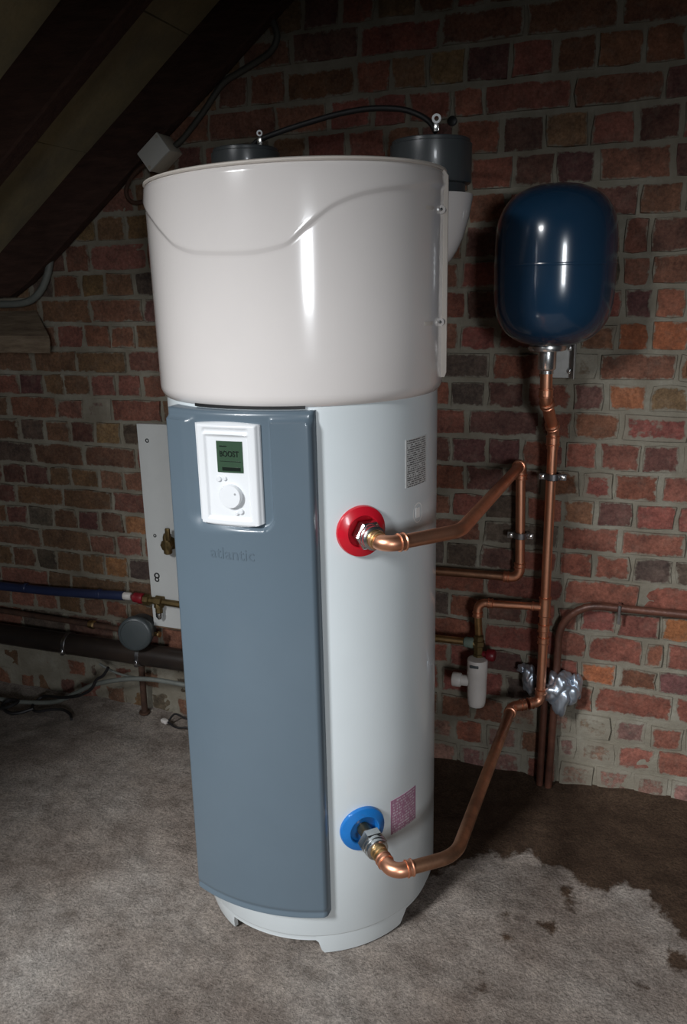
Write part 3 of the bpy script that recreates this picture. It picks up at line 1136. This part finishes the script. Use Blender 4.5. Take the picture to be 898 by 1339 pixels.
# controller
def bez_z(u, v):
    z0 = 1.049 - 0.010 * (1 - (2 * u - 1) ** 2)
    z1 = 1.2435 + 0.004 * (1 - (2 * u - 1) ** 2)
    return z0 + (z1 - z0) * v
def bez_y(x, z):
    u = (x - PCX) / .068
    e = min((1 - abs(u)) * .068, z - 1.0395, 1.2475 - z)
    y = psurf(x) + .006 - .0085 * sstep(0, .007, e)
    ins = min((.68 - abs(u - .02)) * .068, z - 1.058, 1.222 - z)
    y += .0050 * sstep(-.003, .003, ins)
    y += .0040 * (sstep(1.224, 1.228, z) - sstep(1.233, 1.237, z)) * (1 - sstep(.66, .74, abs(u)))
    return y
bm = B()
add_front(bm, -0.8075, -0.6695, 1.045, 1.248, bez_y, 70, 90, lambda x: psurf(x) + .014, zfun=bez_z)
ctrl = obj('control_panel', bm, M['bezel'], heater, angle=60)
ctrl['label'] = 'white control panel with a small green display and a dial'
inner = lambda x: psurf(x) + .0025
bm = B()
add_front(bm, -0.7585, -0.7035, 1.150, 1.2115, lambda x, z: inner(x) - .0012, 8, 8, lambda x: inner(x) + .003)
scr = obj('screen', bm, M['lcd'], ctrl)
fy = lambda x: inner(x) - .0013
bm = text_on_panel('BOOST', 0.0160, -0.7525, 1.1815, fy, .0006, .0415, bold=.0003)
for x0, x1, z0, z1 in ((-.748, -.709, 1.1535, 1.1605), (-.752, -.708, 1.1715, 1.1725), (-.752, -.736, 1.2005, 1.2025)):
    add_front(bm, x0, x1, z0, z1, lambda x, z: inner(x) - .0017, 4, 1, lambda x: inner(x) - .0010)
obj('screen_text', bm, M['lcd_ink'], scr)
bm = B()
add_lathe(bm, (-.731, inner(-.731) + .002, 1.104), (0, -1, 0), [(.0225, 0), (.0235, .003), (.0235, .0105), (.0222, .0125), (.012, .0130), (.0, .0125)], 40)
dial = obj('dial', bm, M['bezel'], ctrl)
bm = B()
add_lathe(bm, (-.719, inner(-.719) - .0105, 1.110), (0, -1, 0), [(.0022, 0), (.0022, .001), (0, .0012)], 12)
obj('dial_mark', bm, M['ink'], dial)
for x, z, w in ((-.757, 1.1365, .0055), (-.744, 1.1380, .0045), (-.7135, 1.0735, .006), (-.722, 1.0690, .004)):
    bm = B()
    add_lathe(bm, (x, inner(x) + .001, z), (0, -1, 0), [(w, 0), (w, .0035), (w - .0015, .005), (0, .005)], 20)
    obj('button', bm, M['bezel'], ctrl)

# stickers on the body
bm = B()
add_patch(bm, -24.5, -8.9, 1.090, 1.190, lambda th, z: RB + .0006, 10, 6, RB - .001, uv=True)
st = obj('rating_label', bm, M['label_spec'], heater); st['label'] = 'grey printed rating label'
bm = B()
add_patch(bm, -33.8, -17.4, 0.286, 0.374, lambda th, z: RB + .0006, 10, 6, RB - .001, uv=True)
st = obj('warning_label', bm, M['label_pink'], heater); st['label'] = 'pink printed warning label'
bm = B()
V = [[], []]
for k in range(40):
    a = 2 * math.pi * k / 40
    for q, rr in enumerate((.0195, .0225)):
        V[q].append(bm.verts.new(cp(-16.2 + math.degrees(math.cos(a) * rr * .82 / RB), RB + .0008, 1.029 + math.sin(a) * rr)))
for k in range(40):
    j = (k + 1) % 40
    bm.faces.new((V[0][k], V[0][j], V[1][j], V[1][k]))
add_patch(bm, -17.6, -14.8, 1.018, 1.040, lambda th, z: RB + .0007, 4, 2, RB - .001)
st = obj('round_mark', bm, M['white_ink'], heater); st['label'] = 'white oval mark'


def pipe_collar(name, th, z, m, label):
    bm = B()
    n = 48
    x = rad(th + 90)
    rows = [(.0525, -.006), (.0530, .004), (.0515, .0085), (.0380, .0150), (.0345, .0155), (.0325, .0135), (.0315, .001), (.0, .001)]
    rings = []
    for r, h in rows:
        ring = []
        for k in range(n):
            a = 2 * math.pi * k / n
            s, dz = math.cos(a) * r, math.sin(a) * r
            base = math.sqrt(max(RB * RB - s * s, 0))
            hh = (base if h < .01 else RB - .003 * (r / .05)) + h
            p = TANK + rad(th) * hh + x * s
            ring.append(Vector((p.x, p.y, z + dz)))
        rings.append(ring)
    add_rings(bm, rings, False, True)
    o = obj(name, bm, m, heater)
    o['label'] = label


pipe_collar('connection_collar', -46.3, 1.021, M['red'], 'red plastic ring around the hot outlet')
pipe_collar('connection_collar', -48.0, 0.334, M['blue'], 'blue plastic ring around the cold inlet')

# ================================================================ COPPER PIPEWORK
RP = 0.0142


def pipe_part(name, pts, r, m, par, rad_=0.0, n=16):
    bm = B()
    add_tube(bm, fillet(pts, rad_), r, n)
    return obj(name, bm, m, par)


def elbow(par, a, c, b, r, m, br=0.028):
    """capillary elbow at corner c, mouths towards a and b"""
    a, c, b = Vector(a), Vector(c), Vector(b)
    u, v = (a - c).normalized(), (b - c).normalized()
    L = br + .020
    bm = B()
    add_tube(bm, fillet([c + u * L, c, c + v * L], br), r + .0016, 18)
    add_socket(bm, c + u * (L - .016), c + u * L, r + .0012)
    add_socket(bm, c + v * (L - .016), c + v * L, r + .0012)
    return obj('elbow', bm, m, par)


def union_nut(par, p, d, z_in, brass_len):
    d = Vector(d).normalized()
    p = Vector(p)
    bm = B()
    add_lathe(bm, p, d, [(.013, -.02), (.0145, -.018), (.0145, z_in), (.0165, z_in + .001), (.0165, z_in + .006), (.0145, z_in + .007)], 24)
    obj('brass_tail', bm, M['brass'], par)
    bm = B()
    h0 = z_in + .004
    add_hex(bm, p + d * h0, d, .0305, .024, .003)
    add_lathe(bm, p + d * (h0 + .023), d, [(.0255, 0), (.0255, .007), (.0235, .008), (.0235, .010), (.0245, .011), (.0245, .017), (.021, .019)], 28)
    obj('union_nut', bm, M['zinc'], par)
    bm = B()
    add_lathe(bm, p + d * (h0 + .040), d, [(.0175, 0), (.0185, .002), (.0185, .005), (.0165, .007), (.0165, .011), (.0178, .0125), (.0178, .016), (.0158, .017), (.0158, brass_len)], 24)
    obj('adapter', bm, M['brass'], par)


# hot outlet pipe
h0 = cp(-45.5, .292, 1.018)
hd = rad(-45.5)
hc = cp(-45.5, .392, 1.016)
hb = Vector((-0.318, -0.742, 1.016))
hw = Vector((-0.296, -0.045, 1.008))
hl = Vector((-0.288, -0.045, 0.674))
hot = empty('hot_water_pipe', (-0.296, -0.045, 0.674), 'bright copper pipe running from the red ring on the heater to the brick wall', 'pipe')
union_nut(hot, h0, hd, .014, .022)
elbow(hot, h0, hc, hb, RP, M['copper'], .026)
pipe_part('pipe', [hc + (hb - hc).normalized() * .03, hb, hw + Vector((0, -.04, 0))], RP, M['copper'], hot, .075)
elbow(hot, hb, hw, hl, RP, M['copper'], .024)
pipe_part('pipe', [hw + Vector((0, 0, -.03)), hl + Vector((0, 0, .03))], RP * .95, M['copper'], hot)
elbow(hot, hw, hl, hl + Vector((-1, 0, -.02)), RP * .9, M['copper'], .026)
pipe_part('pipe', [hl + Vector((-.03, 0, 0)), Vector((-0.80, -0.045, 0.664))], RP * .9, M['copper_dull'], hot)

# cold feed: vessel, riser, tee, sloping run to the blue ring
MX, MY = -0.2105, -0.075
cold = empty('cold_water_pipe', (MX, MY, 0.29), 'copper riser on the brick wall running from the blue vessel down to the blue ring', 'pipe')
c0 = cp(-47.8, .292, 0.334)
cd_ = (cp(-47.8, .45, 0.329) - c0).normalized()
cc = c0 + cd_ * .158
cb = Vector((-0.296, -0.835, 0.328))
ce = Vector((-0.285, -0.125, 0.303))
cm = Vector((MX, MY, 0.308))
union_nut(cold, c0, cd_, .042, .034)
elbow(cold, c0, cc, cb, RP, M['copper'], .026)
pipe_part('pipe', [cc + (cb - cc).normalized() * .03, cb, ce + (cb - ce).normalized() * .03], RP, M['copper_dull'], cold, .085)
elbow(cold, cb, ce, cm, RP * .95, M['copper'], .022)
elbow(cold, ce, cm, cm + Vector((0, 0, 1)), RP * .95, M['copper'], .020)
pipe_part('pipe', [cm + Vector((0, 0, .025)), (MX, MY, 1.085)], RP * .95, M['copper'], cold)
# tee and couplings on the riser
bm = B()
add_socket(bm, (MX, MY, .575), (MX, MY, .635), RP + .0008)
add_lathe(bm, (MX, MY, .604), (-1, 0, -.02), [(.0125, 0), (.0125, .030), (.0142, .031), (.0142, .036), (.012, .037)], 18)
obj('tee', bm, M['copper'], cold)
for a, b in ((.528, .553), (.492, .514)):
    bm = B()
    add_socket(bm, (MX, MY, a), (MX, MY, b), RP + .0004)
    obj('coupling', bm, M['copper'], cold)
# swan neck between riser and vessel
n0, n1, n2, n3 = Vector((-0.2255, -0.168, 1.285)), Vector((-0.2245, -0.165, 1.205)), Vector((MX, MY, 1.110)), Vector((MX, MY, 1.06))
bm = B()
add_tube(bm, fillet([n0, n1, n2, n3], .03), RP + .0012, 18)
add_socket(bm, n1 + Vector((0, 0, .028)), n1 + Vector((0, 0, .004)), RP + .002)
dd = (n2 - n1).normalized()
add_socket(bm, n1 + dd * .012, n1 + dd * .028, RP + .002)
add_socket(bm, n2 - dd * .030, n2 - dd * .014, RP + .002)
add_socket(bm, n2 - Vector((0, 0, .014)), n2 - Vector((0, 0, .040)), RP + .002)
obj('swan_neck', bm, M['copper'], cold)
# branch to the safety valve
bx = Vector((-0.400, MY - .005, 0.598))
pipe_part('branch_pipe', [(MX - .02, MY, .6035), bx + Vector((.03, 0, 0))], .0112, M['copper'], cold)
elbow(cold, (MX, MY, .604), bx, bx + Vector((0, -.05, -1)), .0112, M['copper'], .024)
pipe_part('branch_pipe', [bx + Vector((0, 0, -.03)), (-0.398, -.062, .478)], .0112, M['brass'], cold)


def pipe_clip(x, y, z, r, label):
    e = empty('pipe_clip', (x, y, z), label, 'pipe clip', 'pipe clips on the copper pipes')
    bm = B()
    add_ring(bm, (x, y, z - .009), (0, 0, 1), r + .001, r + .004, .018, 28, .001)
    obj('rubber_lining', bm, M['rubber'], e)
    bm = B()
    add_ring(bm, (x, y, z - .007), (0, 0, 1), r + .0035, r + .0078, .017, 28, .001)
    for s in (-1, 1):
        add_box(bm, (x + s * (r + .013), y - .003, z), (.020, .005, .017), None, .001, 1)
        add_box(bm, (x + s * (r + .013), y + .003, z), (.020, .005, .017), None, .001, 1)
    obj('band', bm, M['clip'], e)
    for s in (-1, 1):
        bm = B()
        p = Vector((x + s * (r + .014), y - .004, z))
        add_lathe(bm, p, (0, -1, 0), [(.0055, 0), (.0065, .002), (.0055, .005), (.002, .0065)], 14)
        add_lathe(bm, p, (0, 1, 0), [(.0025, 0), (.0025, .014)], 10)
        obj('screw', bm, M['chrome'], e)
    bm = B()
    add_lathe(bm, (x, y + r + .005, z), (0, 1, 0), [(.006, 0), (.006, .008), (.004, .009), (.004, .05)], 12)
    obj('stud', bm, M['clip'], e)


pipe_clip(MX + .004, MY, .984, RP * .95, 'metal pipe clip on the tall copper riser below the blue vessel')
pipe_clip(-0.290, -0.045, .802, RP * .95, 'metal pipe clip on the shorter copper pipe left of the riser')

# safety valve group with its white siphon
VX, VY = -0.397, -0.068
sv = empty('safety_valve', (VX, VY, 0.27), 'white plastic siphon and brass safety valve hanging beside the copper riser', 'valve')
bm = B()
add_lathe(bm, (VX, VY, .492), (0, 0, -1), [(.010, 0), (.015, .004), (.015, .018), (.018, .020), (.018, .034), (.014, .037), (.014, .060), (.017, .062), (.017, .076), (.012, .080)], 6)
add_lathe(bm, (VX, VY, .462), (-1, 0, .05), [(.012, 0), (.014, .016), (.0155, .018), (.0155, .032), (.011, .034)], 6)
obj('valve_body', bm, M['old_brass'], sv)
bm = B()
add_lathe(bm, (VX - .015, VY, .463), (-1, 0, .02), [(.0155, 0), (.017, .006), (.0155, .014), (.0165, .022), (.014, .028)], 14)
obj('thread_tape', bm, mat('green_thread_tape', (0.16, 0.21, 0.17), 0.7, var=0.3), sv)
bm = B()
add_tube(bm, [(VX - .045, VY, .464), (-0.80, -.062, .456)], .0112, 14)
obj('inlet_pipe', bm, M['brass'], sv)
bm = B()
add_lathe(bm, (VX + .012, VY, .432), (1, -.1, 0), [(.010, 0), (.010, .012), (.0175, .014), (.0185, .020), (.0185, .034), (.015, .038), (0, .039)], 10)
k_ = obj('valve_knob', bm, mat('dark_red_plastic', (0.16, 0.008, 0.014), 0.4, var=0.2), sv); k_['label'] = 'dark red valve knob'
SX, SY = -0.396, -0.088
bm = B()
add_lathe(bm, (SX, SY, .424), (0, 0, -1), [(.020, 0), (.0285, .001), (.0300, .006), (.0300, .052), (.0290, .056), (.0285, .110), (.0265, .142), (.0240, .151), (.018, .154)], 32)
sp_ = obj('siphon', bm, M['white_pvc'], sv)
bm = B()
add_box(bm, (SX - .004, SY - .0285, .409), (.026, .006, .009), None, .002, 2)
obj('air_gap', bm, M['grey_pvc'], sp_)
bm = B()
add_lathe(bm, (SX - .02, SY, .348), (-1, -.05, 0), [(.0165, 0), (.0165, .026), (.0205, .028), (.0215, .032), (.0215, .050), (.0195, .054), (.014, .055)], 26)
obj('siphon_outlet', bm, M['white_pvc'], sv)

# ================================================================ EXPANSION VESSEL
EX, EY = -0.2175, -0.170
ev = empty('expansion_vessel', (EX, EY, 1.33), 'dark blue steel expansion vessel hung on the brick wall above the copper riser', 'expansion tank')
bm = B()
zc, hz, R0 = 1.5265, 0.1905, 0.1445
prof = []
for k in range(-30, 31):
    t = math.sin(math.pi / 2 * k / 30)
    t = math.copysign(abs(t) ** 1.0, t)
    r = R0 * max(0, 1 - abs(t) ** 4.0) ** (1 / 2.25)
    prof.append((max(r, .001), zc + hz * t))
add_lathe(bm, (EX, EY, 0), (0, 0, 1), prof, 72)
vs_ = obj('shell', bm, M['vessel'], ev)
bm = B()
add_lathe(bm, (EX, EY, 1.527), (0, 0, 1), [(R0 - .002, 0), (R0 + .0012, .001), (R0 + .0018, .004), (R0 + .0012, .007), (R0 - .002, .008)], 72)
obj('weld_seam', bm, M['vessel'], vs_)
NX, NY = -0.2255, -0.168
bm = B()
add_lathe(bm, (NX, NY, 1.339), (0, 0, -1), [(.046, 0), (.047, .006), (.045, .011), (.038, .013)], 40)
obj('flange', bm, M['chrome'], ev)
bm = B()
add_lathe(bm, (NX, NY, 1.330), (0, 0, -1), [(.022, 0), (.0228, .003), (.0228, .047), (.021, .050), (.0175, .052), (.0175, .060)], 28)
obj('threaded_neck', bm, M['chrome'], ev)

br = empty('vessel_bracket', (-0.21, -0.01, 1.243), 'zinc plated wall bracket screwed to the bricks beneath the blue vessel', 'bracket')
bm = B()
add_box(bm, (-0.2125, -0.0105, 1.290), (.090, .003, .094), None, .001, 1)
add_box(bm, (-0.1685, -0.029, 1.290), (.003, .040, .094), None, .001, 1)
obj('wall_plate', bm, M['galv'], br)
bm = B()
add_box(bm, (-0.2185, -0.090, 1.3285), (.070, .162, .003), None, .001, 1)
obj('shelf_plate', bm, M['galv'], br)
for x, z in ((-0.182, 1.262), (-0.243, 1.262), (-0.184, 1.322)):
    bm = B()
    add_hex(bm, (x, -0.012, z), (0, -1, 0), .0075, .006, .001)
    add_lathe(bm, (x, -.016, z), (0, -1, 0), [(.004, 0), (.004, .006), (.002, .007)], 12)
    obj('bolt', bm, M['chrome'], br)

# ================================================================ OLD PIPES AND FOIL AT THE RIGHT
op = empty('old_pipe', (-0.177, -0.024, 0), 'brown painted old pipe rising from the floor and curving right along the bricks', 'pipe', 'old brown pipes by the riser')
pipe_part('pipe', [(-0.180, -0.026, -.02), (-0.174, -0.026, .30), (-0.172, -0.026, .604), (.66, -0.026, .612)], [.0112] * 1 if 0 else .0112, M['old_pipe'], op, [.3, .115])
bm = B()
add_box(bm, (-0.011, -0.022, .602), (.010, .034, .030), None, .002, 1)
add_box(bm, (-0.011, -0.034, .585), (.008, .004, .05), None, .001, 1)
obj('saddle', bm, M['clip'], op)
op2 = empty('old_pipe', (-0.206, -0.024, 0), 'straight brown old pipe stub ending under the silver foil', 'pipe', 'old brown pipes by the riser')
pipe_part('pipe', [(-0.2065, -0.024, -.02), (-0.2035, -0.024, .34)], .0105, M['old_pipe'], op2)


def foil_lump(bm, c, rx, ry, rz, seed, sub=5):
    r = bmesh.ops.create_icosphere(bm, subdivisions=sub, radius=1.0)
    for v in r['verts']:
        p = v.co.copy()
        n = 0
        for s, a in ((0.9, .36), (1.9, .13)):
            n += (abs(noise.noise(p * s + Vector((seed, seed * 2, 0)))) - .25) * a * 2
        q = p * (1 + n)
        v.co = Vector((c[0] + q.x * rx, c[1] + q.y * ry, c[2] + q.z * rz))


fo = empty('foil_wrap', (-0.16, -0.05, 0.275), 'crumpled silver foil wrapped around the old brown pipe', 'foil')
bm = B(); foil_lump(bm, (-0.158, -0.050, .337), .046, .044, .060, 2.3)
obj('wrapping', bm, M['foil'], fo, angle=70)
bm = B(); foil_lump(bm, (-0.116, -0.032, .345), .020, .022, .045, 5.1, 4)
obj('flap', bm, M['foil'], fo, angle=70)
fo2 = empty('foil_wrap', (-0.265, -0.04, 0.31), 'small crumpled silver foil piece just left of the copper riser', 'foil')
bm = B(); foil_lump(bm, (-0.252, -0.030, .352), .022, .022, .046, 8.2, 4)
obj('wrapping', bm, M['foil'], fo2, angle=70)
bm = B(); foil_lump(bm, (-0.272, -0.025, .380), .016, .018, .014, 9.4, 4)
obj('flap', bm, M['foil'], fo2, angle=70)

# ================================================================ LEFT: BOARD, PIPES, CABLES
bd = empty('mounting_board', (-1.495, -0.03, 0.355), 'white mounting board fixed upright to the brick wall left of the heater', 'board')
bm = B()
add_box(bm, (-1.486, -0.0225, .7165), (.128, .018, .717), Matrix.Rotation(R_(.3), 3, 'Y'), .0015, 1)
obj('panel', bm, M['board'], bd)
bm = B()
add_box(bm, (-1.486, -0.020, .3545), (.129, .014, .007), None, .001, 1)
obj('raw_edge', bm, M['board_edge'], bd)
for x, z, r in ((-1.512, 1.020, .007), (-1.514, .693, .006), (-1.520, .548, .011), (-1.521, .534, .009)):
    bm = B()
    add_lathe(bm, (x, -.0320, z), (0, -1, 0), [(r, -.004), (r, .0008), (r * .6, .0012), (r * .5, -.002), (0, -.002)], 16)
    obj('screw_hole', bm, M['rubber'], bd)
bt = empty('brass_tap', (-1.455, -0.05, 0.64), 'tarnished brass valve screwed to the white board', 'valve')
bm = B()
add_lathe(bm, (-1.452, -.030, .672), (0, -1, 0), [(.024, 0), (.024, .006), (.016, .008), (.016, .022), (.021, .024), (.021, .036), (.012, .038)], 8)
add_lathe(bm, (-1.452, -.055, .64), (0, 0, 1), [(.010, 0), (.014, .004), (.014, .060), (.010, .072)], 12)
obj('body', bm, M['old_brass'], bt)
bm = B()
add_box(bm, (-1.442, -.064, .712), (.018, .010, .044), None, .004, 2)
obj('lever', bm, M['old_brass'], bt)

bp_ = empty('blue_pipe', (-1.66, -0.04, 0.44), 'dark blue plastic water pipe running along the bricks at the far left', 'pipe')
bm = B()
add_tube(bm, smooth_path([(-3.44, -.035, .424), (-2.4, -.035, .434), (-2.229, -.035, .436), (-1.95, -.038, .444), (-1.66, -.035, .459)], 6), .0165, 16)
obj('pipe', bm, M['blue_pipe'], bp_)
for x in (-2.10, -1.77):
    bm = B()
    add_lathe(bm, (x, -.036, .441 + (x + 2.1) * .04), (1, 0, .03), [(.0165, 0), (.0185, .002), (.0185, .012), (.0165, .014)], 18)
    obj('pipe_saddle', bm, M['blue_pipe'], bp_)
bm = B()
add_lathe(bm, (-1.664, -.035, .459), (1, 0, .02), [(.012, 0), (.014, .002), (.014, .030), (.011, .034)], 20)
obj('white_coupling', bm, M['white_pvc'], bp_)
bm = B()
add_lathe(bm, (-1.628, -.035, .459), (1, 0, -.04), [(.010, 0), (.013, .006), (.019, .012), (.018, .026), (.021, .034), (.019, .046), (.012, .050)], 9)
rt = obj('red_fitting', bm, M['dred'], bp_); rt['label'] = 'red plastic fitting at the end of the blue pipe'
bm = B()
add_lathe(bm, (-1.575, -.040, .458), (1, -.05, .0), [(.010, 0), (.020, .004), (.020, .024), (.013, .026), (.013, .050), (.021, .052), (.021, .078), (.012, .080), (.012, .19)], 8)
add_lathe(bm, (-1.512, -.045, .462), (0, -.1, -1), [(.016, 0), (.018, .004), (.018, .024), (.013, .026), (.013, .042), (.009, .046)], 8)
obj('brass_valve', bm, M['old_brass'], bp_)
bm = B()
add_lathe(bm, (-1.512, -.049, .418), (0, -.1, -1), [(.012, 0), (.0125, .004), (.0115, .014), (.006, .022), (.002, .024)], 12)
obj('drain_cock', bm, M['zinc'], bp_)

wp = empty('thin_pipe', (-1.81, -0.03, 0.32), 'thin brown pipe below the blue pipe at the far left', 'pipe')
pipe_part('pipe', [(-3.44, -.028, .338), (-2.247, -.028, .331), (-1.80, -.030, .327), (-1.66, -.034, .325)], .0105, M['rust'], wp, .2)
bm = B()
add_lathe(bm, (-1.830, -.030, .3275), (1, 0, 0), [(.011, 0), (.0145, .002), (.0145, .010), (.0165, .012), (.0165, .022), (.012, .026)], 8)
obj('ferrule', bm, M['brass'], wp)

dp = empty('drain_pipe', (-1.9, -0.055, 0.21), 'thick black drain pipe running along the foot of the wall at left', 'pipe')
bm = B()
add_tube(bm, [(-3.44, -.055, .246), (-1.9, -.055, .250), (-1.10, -.055, .256)], .039, 26)
obj('pipe', bm, M['black_pvc'], dp)
for x in (-1.915, -1.60):
    bm = B()
    add_ring(bm, (x, -.055, .2505), (1, 0, .006), .0392, .0412, .014, 30, .0008)
    add_box(bm, (x + .007, -.098, .236), (.014, .010, .026), None, .002, 1)
    st = obj('strap', bm, M['clip'], dp)
    bm = B()
    add_lathe(bm, (x + .007, -.101, .236), (0, -1, 0), [(.004, 0), (.005, .002), (.003, .005)], 12)
    obj('screw', bm, M['chrome'], st)

gc = empty('round_cap', (-1.58, -0.11, 0.30), 'round dark grey plastic cap above the black drain pipe', 'cap')
ga = Vector((.28, -1, .12)).normalized()
g0 = Vector((-1.588, -.075, .350))
bm = B()
add_lathe(bm, g0, ga, [(.050, -.05), (.050, .006), (.0585, .008), (.0600, .012), (.0600, .034), (.057, .038), (.050, .040), (.048, .0375), (.030, .041), (0, .042)], 44)
obj('cap', bm, M['grey_pvc'], gc)
bm = B()
add_lathe(bm, g0 + Vector((.055, .02, -.012)), (1, 0, .05), [(.008, 0), (.008, .012), (.011, .013), (.011, .02), (.006, .022)], 8)
obj('side_nipple', bm, M['brass'], gc)

sk = empty('iron_stake', (-1.618, -0.035, 0), 'rusty iron pipe standing upright under the black drain pipe', 'pipe')
pipe_part('shaft', [(-1.622, -.035, -.01), (-1.616, -.035, .235)], .0115, M['rust'], sk)
bm = B()
add_lathe(bm, (-1.622, -.035, .004), (0, 0, 1), [(.020, 0), (.021, .003), (.020, .007), (.012, .009)], 14)
obj('foot_plate', bm, M['rust'], sk)


def cable(name, pts, r, m, label, n=8, seg=7):
    bm = B()
    add_tube(bm, smooth_path(pts, seg), r, n)
    org = (pts[0][0], pts[0][1], min(p[2] for p in pts) - r)
    o = obj(name, bm, m, None, org)
    tag(o, label, 'cable')
    return o


cable('grey_hose', [(-1.15, -.10, .168), (-1.3, -.10, .180), (-1.435, -.10, .186), (-1.55, -.10, .184), (-1.66, -.10, .165), (-1.78, -.095, .125), (-1.88, -.09, .070), (-1.97, -.10, .026), (-2.10, -.12, .014), (-2.22, -.13, .014)], .0085, M['grey_cable'], 'grey hose sagging beneath the black drain pipe to the floor', 10)
cable('thin_grey_cable', [(-1.15, -.07, .150), (-1.35, -.075, .172), (-1.50, -.08, .176), (-1.62, -.08, .170), (-1.70, -.08, .178), (-1.76, -.085, .205)], .0045, M['grey_cable'], 'thin grey cable looping just under the black drain pipe')
cable('black_cord', [(-1.71, -.100, .205), (-1.735, -.105, .170), (-1.765, -.105, .150), (-1.79, -.11, .110), (-1.85, -.11, .075), (-1.93, -.10, .050), (-2.00, -.085, .036), (-2.045, -.08, .022), (-2.055, -.12, .010), (-2.015, -.155, .008), (-1.965, -.135, .012), (-1.92, -.12, .012), (-1.875, -.135, .010), (-1.845, -.165, .010)], .0055, M['cable'], 'thin black cord hanging from the drain pipe onto the floor')
cable('coiled_cord', [(-2.02, -.158, .020), (-2.06, -.19, .012), (-2.10, -.20, .014), (-2.145, -.175, .022), (-2.135, -.145, .030), (-2.095, -.150, .032), (-2.11, -.185, .026), (-2.15, -.190, .018), (-2.19, -.16, .014)], .0065, M['cable'], 'bundled dark cord lying on the floor at the far left')

cn = empty('wire_connector', (-1.50, -0.07, 0.0), 'loose dark wires with a small white connector on the floor behind the heater', 'connector')
bm = B()
add_box(bm, (-1.508, -.080, .016), (.030, .018, .014), Matrix.Rotation(R_(-20), 3, 'Z'), .004, 2)
obj('white_plug', bm, M['white_pvc'], cn)
for pts in ([(-1.495, -.082, .016), (-1.45, -.10, .012), (-1.40, -.10, .020), (-1.33, -.09, .012)], [(-1.495, -.078, .018), (-1.47, -.07, .045), (-1.43, -.075, .040), (-1.37, -.08, .030), (-1.30, -.07, .02)]):
    bm = B(); add_tube(bm, smooth_path(pts, 6), .0035, 8)
    obj('wire', bm, M['cable'], cn)

# junction box under the rafter
jb = empty('junction_box', (-1.376, -0.02, 1.84), 'cream square junction box on the bricks under the rafter above the heater', 'junction box')
jr = Matrix.Rotation(-SLA, 3, 'Y')
bm = B()
add_box(bm, (-1.372, -.040, 1.880), (.088, .070, .062), jr, .003, 2)
obj('box', bm, M['ivory'], jb)
bm = B()
add_box(bm, (-1.372, -.078, 1.880), (.090, .010, .064), jr, .003, 2)
ld = obj('lid', bm, M['ivory_lid'], jb)
for s in (-1, 1):
    bm = B()
    p = Vector((-1.372, -.083, 1.880)) + jr @ Vector((s * .036, 0, s * .023))
    add_lathe(bm, p, (0, -1, 0), [(.0045, 0), (.0045, .001), (.003, .0015)], 12)
    obj('lid_screw', bm, M['ivory'], ld)
cable('box_cable', [(-1.402, -.045, 1.862), (-1.445, -.045, 1.845), (-1.485, -.04, 1.818), (-1.507, -.035, 1.785), (-1.495, -.03, 1.757), (-1.46, -.03, 1.753), (-1.42, -.03, 1.768), (-1.36, -.03, 1.775)], .0062, M['rust'], 'brown cable looping down from the junction box behind the heater')
cable('wall_conduit', [(-1.345, -.022, 1.895), (-1.30, -.020, 1.925), (-1.235, -.018, 1.985), (-1.17, -.018, 2.050), (-1.115, -.018, 2.075), (-1.06, -.018, 2.096), (-1.015, -.018, 2.118), (-.995, -.018, 2.15), (-1.005, -.02, 2.19)], .0088, M['dark_conduit'], 'dark grey conduit climbing the brick wall from the junction box', 10)
cable('grey_conduit', [(-1.800, -.020, 1.640), (-1.822, -.022, 1.605), (-1.840, -.024, 1.555), (-1.872, -.026, 1.505), (-1.915, -.028, 1.474), (-1.97, -.03, 1.463), (-2.06, -.03, 1.462), (-2.4, -.03, 1.464)], .0120, M['grey_cable'], 'bent grey conduit at the left edge under the rafter foot', 10)

# rough timber ledge at the left edge
bm = B()
sec = [(0.0, 1.440), (-.060, 1.405), (-.125, 1.362), (-.130, 1.345), (-.115, 1.308), (0.0, 1.322)]
rings = []
for i in range(15):
    x = -1.775 - 0.85 * i / 14
    e = max(0, 1 - i / 3)
    rings.append([Vector((x - e * .15 * (1 - abs(y) / .13), y + noise.noise(Vector((x * 9, y * 20, 1))) * .006, z + noise.noise(Vector((x * 8, z * 20, 5))) * .006)) for y, z in sec])
add_rings(bm, rings)
lo = obj('timber_ledge', bm, M['ledge'], None, (-2.0, 0, 1.31), angle=30)
tag(lo, 'rough timber ledge jutting from the bricks at the left edge', 'ledge')

# drilled hole beside the right duct collar
bm = B()
add_lathe(bm, (-0.513, .004, 1.904), (0, -1, 0), [(.0125, 0), (.0125, .0062), (.011, .0075), (0, .0078)], 16)
wh = obj('wall_plug', bm, M['rubber'], None, (-0.513, 0, 1.904))
tag(wh, 'small round black wall plug in the bricks above the right duct collar', 'wall plug')
